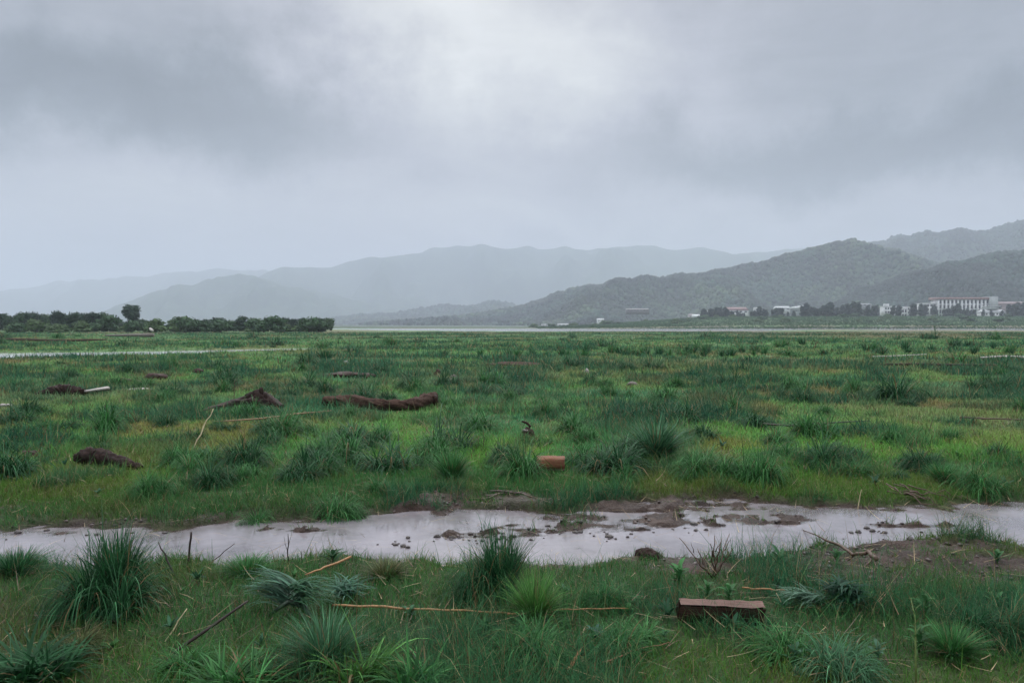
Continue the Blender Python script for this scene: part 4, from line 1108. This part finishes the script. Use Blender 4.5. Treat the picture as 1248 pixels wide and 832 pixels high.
# curled dry leaf
p = ground_at(697, 826); e = empty("dry_leaf", p); tag(e, "curled orange-brown dry leaf upright in the grass at the bottom", "dry leaf")
b = MB(); leaf(b, (-.02, 0, .035), .2, .12, .035, .75, -.35, (.34, .15, .075), 8); leaf(b, (-.015, .01, .035), .15, .10, .03, .65, -.2, (.26, .11, .06), 8); b.build("leaf_blade", M_DRY, e)
b = MB().tube([(-.20, -.02, .03), (-.1, 0, .05), (-.01, 0, .045)], [.003, .004, .004], (.2, .10, .05), 6); b.build("leaf_stalk", M_DRY, e)
lying("dead_reed", [(1045, 822), (1000, 800)], [.004, .003], "thin rusty stem in the grass under the hazy blue tuft", ORG, "reed stem", 44, lift=.06)
lying("dead_reed", [(735, 820), (770, 808), (815, 795)], [.004, .004, .002], "thin rusty stem in the grass right of the curled dry leaf", (.2, .09, .045), "reed stem", 45, lift=.05)

# ------------------------------------------------------------------ logs and debris
def half_log(px0, px1, py, tpx, label):
    a, c = ground_at(px0, py), ground_at(px1, py + 1); p = (a + c) / 2; L = (c - a).length; T = tpx * p.y / F
    e = empty("split_log", p, math.atan2(c.y - a.y, c.x - a.x) - .04); tag(e, label, "log")
    n, S = 34, 20; rows = []
    rr = T * .62
    for i_ in range(n):
        t = i_ / (n - 1); x = (t - .5) * L
        for k in range(S):
            an = math.pi * (1.0 + k / (S - 1)); r_ = rr * (1 + .14 * (vnoise(np.array(x * 9), np.array(an * 2.2), 5) - .5) + .04 * math.sin(x * 14))
            rows.append([x + (.02 * math.sin(an * 3) if i_ in (0, n - 1) else 0), math.cos(an) * r_ * .74, T + math.sin(an) * r_ * 1.6])
    V = np.array(rows); q = [[i_ * S + k, i_ * S + k + 1, (i_ + 1) * S + k + 1, (i_ + 1) * S + k] for i_ in range(n - 1) for k in range(S - 1)]
    b = MB().add(V, q)
    for i_ in (0, n - 1):
        c_ = [V[i_ * S + k] for k in range(S)]; b.add(c_ + [np.mean(c_, 0)], None, [[k, k + 1, S] for k in range(S - 1)])
    b.build("bark", M_BARK_RED, e)
    # split face: slightly dished and tilted towards the eye, with a splintered rim
    rows = []; S2 = 7
    for i_ in range(n):
        A = V[i_ * S + S - 1]; B = V[i_ * S]
        for k in range(S2):
            s_ = k / (S2 - 1); pnt = B + (A - B) * s_; pnt = pnt + np.array([0, 0, .004 + .006 * (vnoise(np.array(pnt[0] * 20), np.array(s_ * 5), 8)) - .006 * math.sin(s_ * math.pi)]); rows.append(pnt)
    q = [[i_ * S2 + k, i_ * S2 + k + 1, (i_ + 1) * S2 + k + 1, (i_ + 1) * S2 + k] for i_ in range(n - 1) for k in range(S2 - 1)]
    MB().add(rows, q).build("split_face", M_SPLIT, e); return e
lg = half_log(829, 931, 760, 25, "reddish-brown split log with a wet pale top lying on the near bank"); lg.rotation_euler.x = R(1)

p = ground_at(671, 573); e = empty("wood_block", p, R(-4)); tag(e, "salmon-red sawn wooden block in the grass beyond the puddle", "wood block")
L = 34 * p.y / F; Hh = 17 * p.y / F
n = 26; prof = [(-.100, .02), (-.104, Hh * .4), (-.100, Hh * .84), (-.092, Hh * .90), (-.03, Hh * 1.02), (.05, Hh * 1.0), (.098, Hh * .95), (.10, .02)]
rows = []
for i_ in range(n):
    t = i_ / (n - 1); x = (t - .5) * L
    for k, (yy, z_) in enumerate(prof):
        g = 1 + .05 * (vnoise(np.array(x * 10), np.array(k * 1.3), 3) - .5); rows.append([x + .006 * math.sin(k * 2.1) * (i_ in (0, n - 1)), yy * g, z_ * g])
S = len(prof); q = [[i_ * S + k, i_ * S + (k + 1) % S, (i_ + 1) * S + (k + 1) % S, (i_ + 1) * S + k] for i_ in range(n - 1) for k in range(S)]
b = MB().add(rows, q)
for i_ in (0, n - 1):
    c_ = [np.array(rows[i_ * S + k]) for k in range(S)]; b.add(c_ + [np.mean(c_, 0)], None, [[k, (k + 1) % S, S] for k in range(S)])
b.build("block", M_BLOCK, e, False)
MB().tube([(-L * .49, -.10, .02), (0, -.115, .015), (L * .49, -.10, .02)], [.018, .025, .018], (.05, .03, .02), 7, .5, 4).build("bark_edge", M_DARKWOOD, e)

# dark stump with a hooked root
p = ground_at(643, 536); e = empty("stump", p); tag(e, "small black stump with a hooked root above it, behind the brown-footed tuft", "stump")
MB().blob((0, 0, .05), (.095, .08, .12), 3, .3, 3).build("stump_body", M_DARKWOOD, e)
t0, t1, t2 = RP(641, 528, p.y) - p, RP(646, 519, p.y) - p, RP(636, 513, p.y) - p
MB().tube([(0.01, 0, .1), t0 + Vector((.03, 0, .02)), t1, (t1 + t2) / 2 + Vector((.01, 0, .01)), t2], [.03, .026, .022, .018, .012], DARK, 8, .2, 2).build("hooked_root", M_DARKWOOD, e)
MB().blob((-.03, -.03, .14), (.05, .035, .018), 8, .5, 2).build("broken_top", M_GREYWOOD, e)

def log(name, pts, rad, label, mat, seed=0, rough=.35, cat="log", sides=30, flat=1.0, parts=()):
    """pts: (px, py, height of the axis above ground)"""
    P_ = [ground_at(a, b_) + Vector((0, 0, z_)) for a, b_, z_ in pts]; p = ground_at(pts[0][0], pts[0][1])
    n = 110; t = np.linspace(0, len(P_) - 1, n); A = np.array([tuple(v) for v in P_])
    F_ = np.stack([np.interp(t, np.arange(len(P_)), A[:, k]) for k in range(3)], 1)
    kk = np.ones(13) / 13; F_ = np.stack([np.convolve(np.pad(F_[:, k], 6, mode='edge'), kk, 'valid') for k in range(3)], 1) - np.array(tuple(p))
    F_[:, 2] += (fbm(np.arange(n) * .09, np.zeros(n), 1, 3, seed) - .5) * np.mean(rad) * .35
    b = MB().tube(F_, rad, (.1, .06, .04), sides, rough, seed, flat)
    V_ = b.v[0]; f1 = fbm(V_[:, 0] * 30 + V_[:, 2] * 9, V_[:, 1] * 30 + V_[:, 2] * 24, 1, 3, seed + 5); b.v[0] = V_ + (f1 - .5)[:, None] * np.array([.2, .5, .7]) * np.mean(rad) * .32
    e = empty(name, p); b.build("trunk_piece" if name != 'driftwood' else "wood", mat, e); tag(e, label, cat); return e, p
e, p = log("root_log", [(391, 497, .14), (420, 498, .15), (455, 501, .14), (485, 503, .12), (505, 502, .14), (520, 498, .18), (530, 495, .20)], [.08, .11, .11, .10, .11, .12, .09],
    "long shaggy reddish-brown log with its right end raised, in the meadow left of the middle", M_ROOT, 4, .45)
for k in range(7): # broken root stubs
    q = ground_at(405 + k * 18, 498) - p; MB().tube(wob(q + Vector((0, 0, .08)), q + Vector((random.uniform(-.1, .1), random.uniform(-.2, 0), .17)), 5, .08, 0, k), [.02, .008], DARK, 6).build("root_stub", M_ROOT, e)
q = ground_at(531, 497) - p; MB().blob(q + Vector((0, 0, .15)), (.06, .10, .11), 6, .4, 2).build("broken_end", M_BARK_RED, e)
e, p = log("driftwood_mound", [(236, 507, .0), (262, 502, .07), (285, 497, .09), (300, 494, .12), (315, 494, .2), (328, 496, .14), (345, 500, .05)], [.03, .06, .07, .09, .13, .09, .05],
    "dark driftwood mound with a pointed hump, left of the shaggy log", M_DARKWOOD, 9, .4)
q = ground_at(316, 497) - p; MB().blob(q + Vector((0, 0, .10)), (.30, .13, .11), 12, .6, 3).blob(q + Vector((.02, 0, .17)), (.13, .10, .15), 14, .6, 3).blob(q + Vector((.03, 0, .27)), (.06, .06, .12), 15, .6, 3).build("hump", M_DARKWOOD, e)
log("rotten_log", [(92, 565, .05), (108, 565, .09), (125, 567, .09), (145, 570, .07), (160, 572, .05), (173, 573, .02)], [.05, .095, .085, .07, .05, .03],
    "dark rotten log tapering to the right, beyond the puddle at the left", M_DARKWOOD, 14, .4)
e, p = log("driftwood_mound", [(42, 482, .0), (62, 483, .1), (80, 483, .14), (95, 483, .10), (107, 482, .06)], [.04, .10, .14, .11, .05], "dark heap of rotten wood with a white plank end, far left of the meadow", M_DARKWOOD, 17, .5)
a, c = ground_at(104, 483) - p, ground_at(131, 479) - p
MB().tube([a + Vector((0, 0, .12)), (a + c) / 2 + Vector((0, 0, .12)), c + Vector((0, 0, .12))], [.05, .08, .10], (.5, .5, .5), 8, .3, 3, .5).build("plank_end", M_PALE, e)
def chunk(px, py, wpx, hpx, mat, label, nm="wood_chunk", cat="wood chunk", seed=0, group=None):
    p = ground_at(px, py); Wd, Hh = wpx * p.y / F, hpx * p.y / F
    b = MB().blob((0, 0, Hh * .35), (Wd / 2, Wd * .3, Hh * .65), seed, .5, 3)
    b.blob((Wd * .25, -.02, Hh * .3), (Wd / 4, Wd * .2, Hh * .5), seed + 3, .5, 2)
    tag(b.build(nm, mat, None, True, p), label, cat, group)
chunk(190, 463, 26, 8, M_BARK_RED, "rusty red wood chunk far left in the meadow", seed=1)
chunk(242, 455, 12, 6, M_BARK_RED, "smaller rusty wood chunk right of the rusty red one", seed=2)
chunk(152, 467, 16, 6, M_BARK_RED, "low brown wood chunk left of the rusty red one", seed=3)
chunk(36, 560, 22, 12, M_BARK_RED, "small brown peaked clump left of the dark rotten log", seed=4)
chunk(534, 458, 9, 8, M_BARK_RED, "upright rusty wood chunk in the far middle", seed=5)
chunk(427, 460, 60, 7, M_BARK_RED, "long low russet heap of rotten plants in the far meadow", "rotten_heap", "heap", 6)
chunk(625, 446, 66, 5, M_ROOT, "flat brown heap of driftwood debris in the far middle", "debris_heap", "heap", 7)
chunk(787, 677, 28, 13, M_DARKWOOD, "black wet wood lump lying in the puddle", "wood_lump", "wood lump", 8)
chunk(421, 447, 8, 7, M_PALE, "whitish lump beside the tall far reed clump", "pale_lump", "lump", 9)
chunk(553, 461, 8, 5, M_GREYWOOD, "small grey-pink lump in the far middle", "pale_lump", "lump", 10)
chunk(633, 460, 22, 3, M_PALE, "low whitish driftwood bit in the far middle", "driftwood_bit", "driftwood", 11)
chunk(715, 455, 5, 6, M_PALE, "tiny pale upright bit standing right of the far middle", "driftwood_bit", "driftwood", 12)
chunk(738, 456, 16, 2, M_PALE, "flat pale sliver right of the tiny upright bit", "driftwood_bit", "driftwood", 13)
chunk(770, 469, 12, 5, M_GREYWOOD, "grey wood lump in the meadow above the tall blue-green tuft", "wood_lump", "wood lump", 14)
chunk(172, 475, 26, 2.5, M_PALE, "thin pale plank lying left of the middle in the far meadow", "plank", "plank", 15)
chunk(200, 538, 34, 4, M_BARK_RED, "low rust-brown patch of dead plants below the far tussocks", "rotten_heap", "heap", 16)
chunk(148, 640, 16, 7, M_DARKWOOD, "dark lump at the far rim of the puddle at the left", "wood_lump", "wood lump", 17)
lying("driftwood", [(128, 411.5), (150, 411.2), (187, 411)], [.08, .16, .26], "grey-pink driftwood log lying far left before the tree belt", (.2, .15, .14), "driftwood", 51, M_GREYWOOD, .3)
lying("driftwood", [(1062, 436), (1090, 434.6), (1130, 434)], [.02, .035, .02], "long pale driftwood pole far right in the meadow", (.4, .35, .3), "driftwood", 52, M_PALE, .07)
lying("driftwood", [(1195, 438), (1225, 437), (1260, 438)], [.04, .09, .05], "white driftwood log at the right edge of the far meadow", (.4, .35, .3), "driftwood", 53, M_PALE, .07)
lying("driftwood", [(1060, 448), (1110, 449), (1160, 450), (1215, 449)], [.03, .07, .09, .04], "dark driftwood pole lying in the yellowish strip at the right", (.1, .07, .05), "driftwood", 54, M_DARKWOOD, .12)
lying("driftwood", [(0, 415), (40, 416), (80, 417), (130, 415.5)], [.08, .15, .12, .05], "long dark eroded log line far left behind the creek", (.1, .07, .05), "driftwood", 55, M_ROOT, .15, rough=.6)
lying("driftwood", [(0, 500.5), (14, 500)], [.03, .02], "pale driftwood tip at the left edge of the meadow", (.4, .35, .3), "driftwood", 56, M_PALE, .1)
lying("driftwood", [(183, 404.5), (186, 409)], [.3, .2], "pale stub rising from the end of the grey-pink driftwood", (.4, .35, .3), "driftwood", 57, M_PALE, .8)

# ------------------------------------------------------------------ clods in the puddle
CM = []
for k in range(5):
    b = MB(); b.blob((0, 0, 0), (1, .8, .55), 40 + k, .55, 2, (.045, .034, .030)); CM.append(b.mesh("mud_clod"))
def clod(px, py, wpx, label):
    p = G(px, py, WZ); z = max(HZ(p.x, p.y), WZ); s = wpx * p.y / F / 2
    o = link("mud_clod", random.choice(CM), M_CLOD); o.location = (p.x, p.y, z + s * .15); o.scale = (s, s, s * random.uniform(.8, 1.2)); o.rotation_euler = (0, 0, random.uniform(0, 6.28))
    tag(o, label, "mud clod", "dark mud clods in and around the puddle")
GR = [((590, 655), 60, 6, 34), ((480, 662), 40, 5, 10), ((700, 646), 60, 6, 16), ((1180, 672), 70, 6, 26), ((980, 680), 70, 6, 18), ((1060, 648), 60, 8, 10), ((850, 640), 60, 8, 18), ((760, 652), 40, 5, 10), ((110, 650), 120, 8, 12), ((800, 684), 70, 8, 14), ((1110, 700), 60, 12, 12)]
for (cx_, cy_), sx, sy, n in GR:
    for k in range(n):
        clod(random.gauss(cx_, sx * .5), random.gauss(cy_, sy * .5), random.choice([2.5, 3, 3.5, 4, 5, 6, 8]) * random.uniform(.8, 1.3), "small dark clod of wet mud lying in or beside the puddle")
# fine crumbs
n = 22000; x = rng.uniform(-7, 8, n); y = rng.uniform(4.5, 8.3, n); h, md = land(x, y)
k = (md > .45) & (h > WZ - .01) & (rng.random(n) < .15 + .85 * sst(.45, .65, fbm(x, y, .4, 3, 8))); x, y, h = x[k], y[k], h[k]; n = len(x)
vb, fb_ = ICO[0]; r = .004 + .014 * rng.random(n) ** 3
V = vb[None] * (1 + .6 * (rng.random((n, 12, 1)) - .5)) * r[:, None, None] * np.array([1.2, 1, .7]) + np.stack([x, y, h + r * .2], 1)[:, None]
tag(link("mud_crumbs", raw_mesh("mud_crumbs", V.reshape(-1, 3), None, (fb_[None] + (np.arange(n) * 12)[:, None, None]).reshape(-1, 3), np.repeat(np.array([.075, .055, .048])[None] * (.5 + rng.random((n, 1))), 12, 0)), M_CLOD),
    "crumbs of wet mud strewn on the puddle's rims", None, None, 'stuff')

# dead stems and straw lying through the sward
x, y = scatter(2.6, 22, lambda y: 60 * (4 / np.maximum(y, 4)) ** 1.1, 14000); h, md = land(x, y); n = len(x)
c = np.array([.30, .22, .11])[None] * (.35 + .8 * rng.random((n, 1))); c[rng.random(n) < .4] *= np.array([.55, .42, .40])
V, q, t, C = blades(np.stack([x, y, np.maximum(h, WZ) + .02 + .05 * rng.random(n) * (md < .3)], 1), rng.random(n) * 6.283, (.05 + .22 * rng.random(n) ** 2), 1.25 + .35 * rng.random(n), rng.normal(0, .25, n), .0035 + .0003 * y, c, 3)
tag(link("straw_litter", raw_mesh("straw_litter", V, q, t, C), M_DRY), "dead stems and straw strewn through the grass", None, None, 'stuff')
# low broad-leaved weeds among the grass
WM = []
for k in range(5):
    b = MB(); r = random.Random(k + 5)
    for j in range(9 + k):
        leaf(b, (0, 0, .02), j * 2.4 + r.uniform(-.4, .4), r.uniform(.5, 1.0), r.uniform(.2, .34), r.uniform(.5, 1.15), r.uniform(.2, .9), np.array([(.05, .15, .05), (.04, .12, .06), (.06, .16, .05), (.035, .10, .05), (.06, .14, .08)][k]) * r.uniform(.7, 1.3))
    WM.append(b.mesh("leaf_rosette"))
for k in range(70):
    px_ = random.uniform(-10, 1260); py_ = random.choice([random.uniform(705, 830), random.uniform(705, 830), random.uniform(540, 605)])
    p = ground_at(px_, py_); o = link("low_weed", random.choice(WM), M_TUFT); s_ = random.uniform(.035, .085) * (1 if py_ > 700 else 1.6)
    o.location = p + Vector((0, 0, .02)); o.scale = (s_, s_, s_ * random.uniform(1.0, 1.7)); o.rotation_euler = (random.uniform(-.2, .2), random.uniform(-.2, .2), random.uniform(0, 6.28))
    tag(o, "tiny broad-leaved weed half hidden in the grass near the puddle", "weed", "low weeds scattered in the grass")
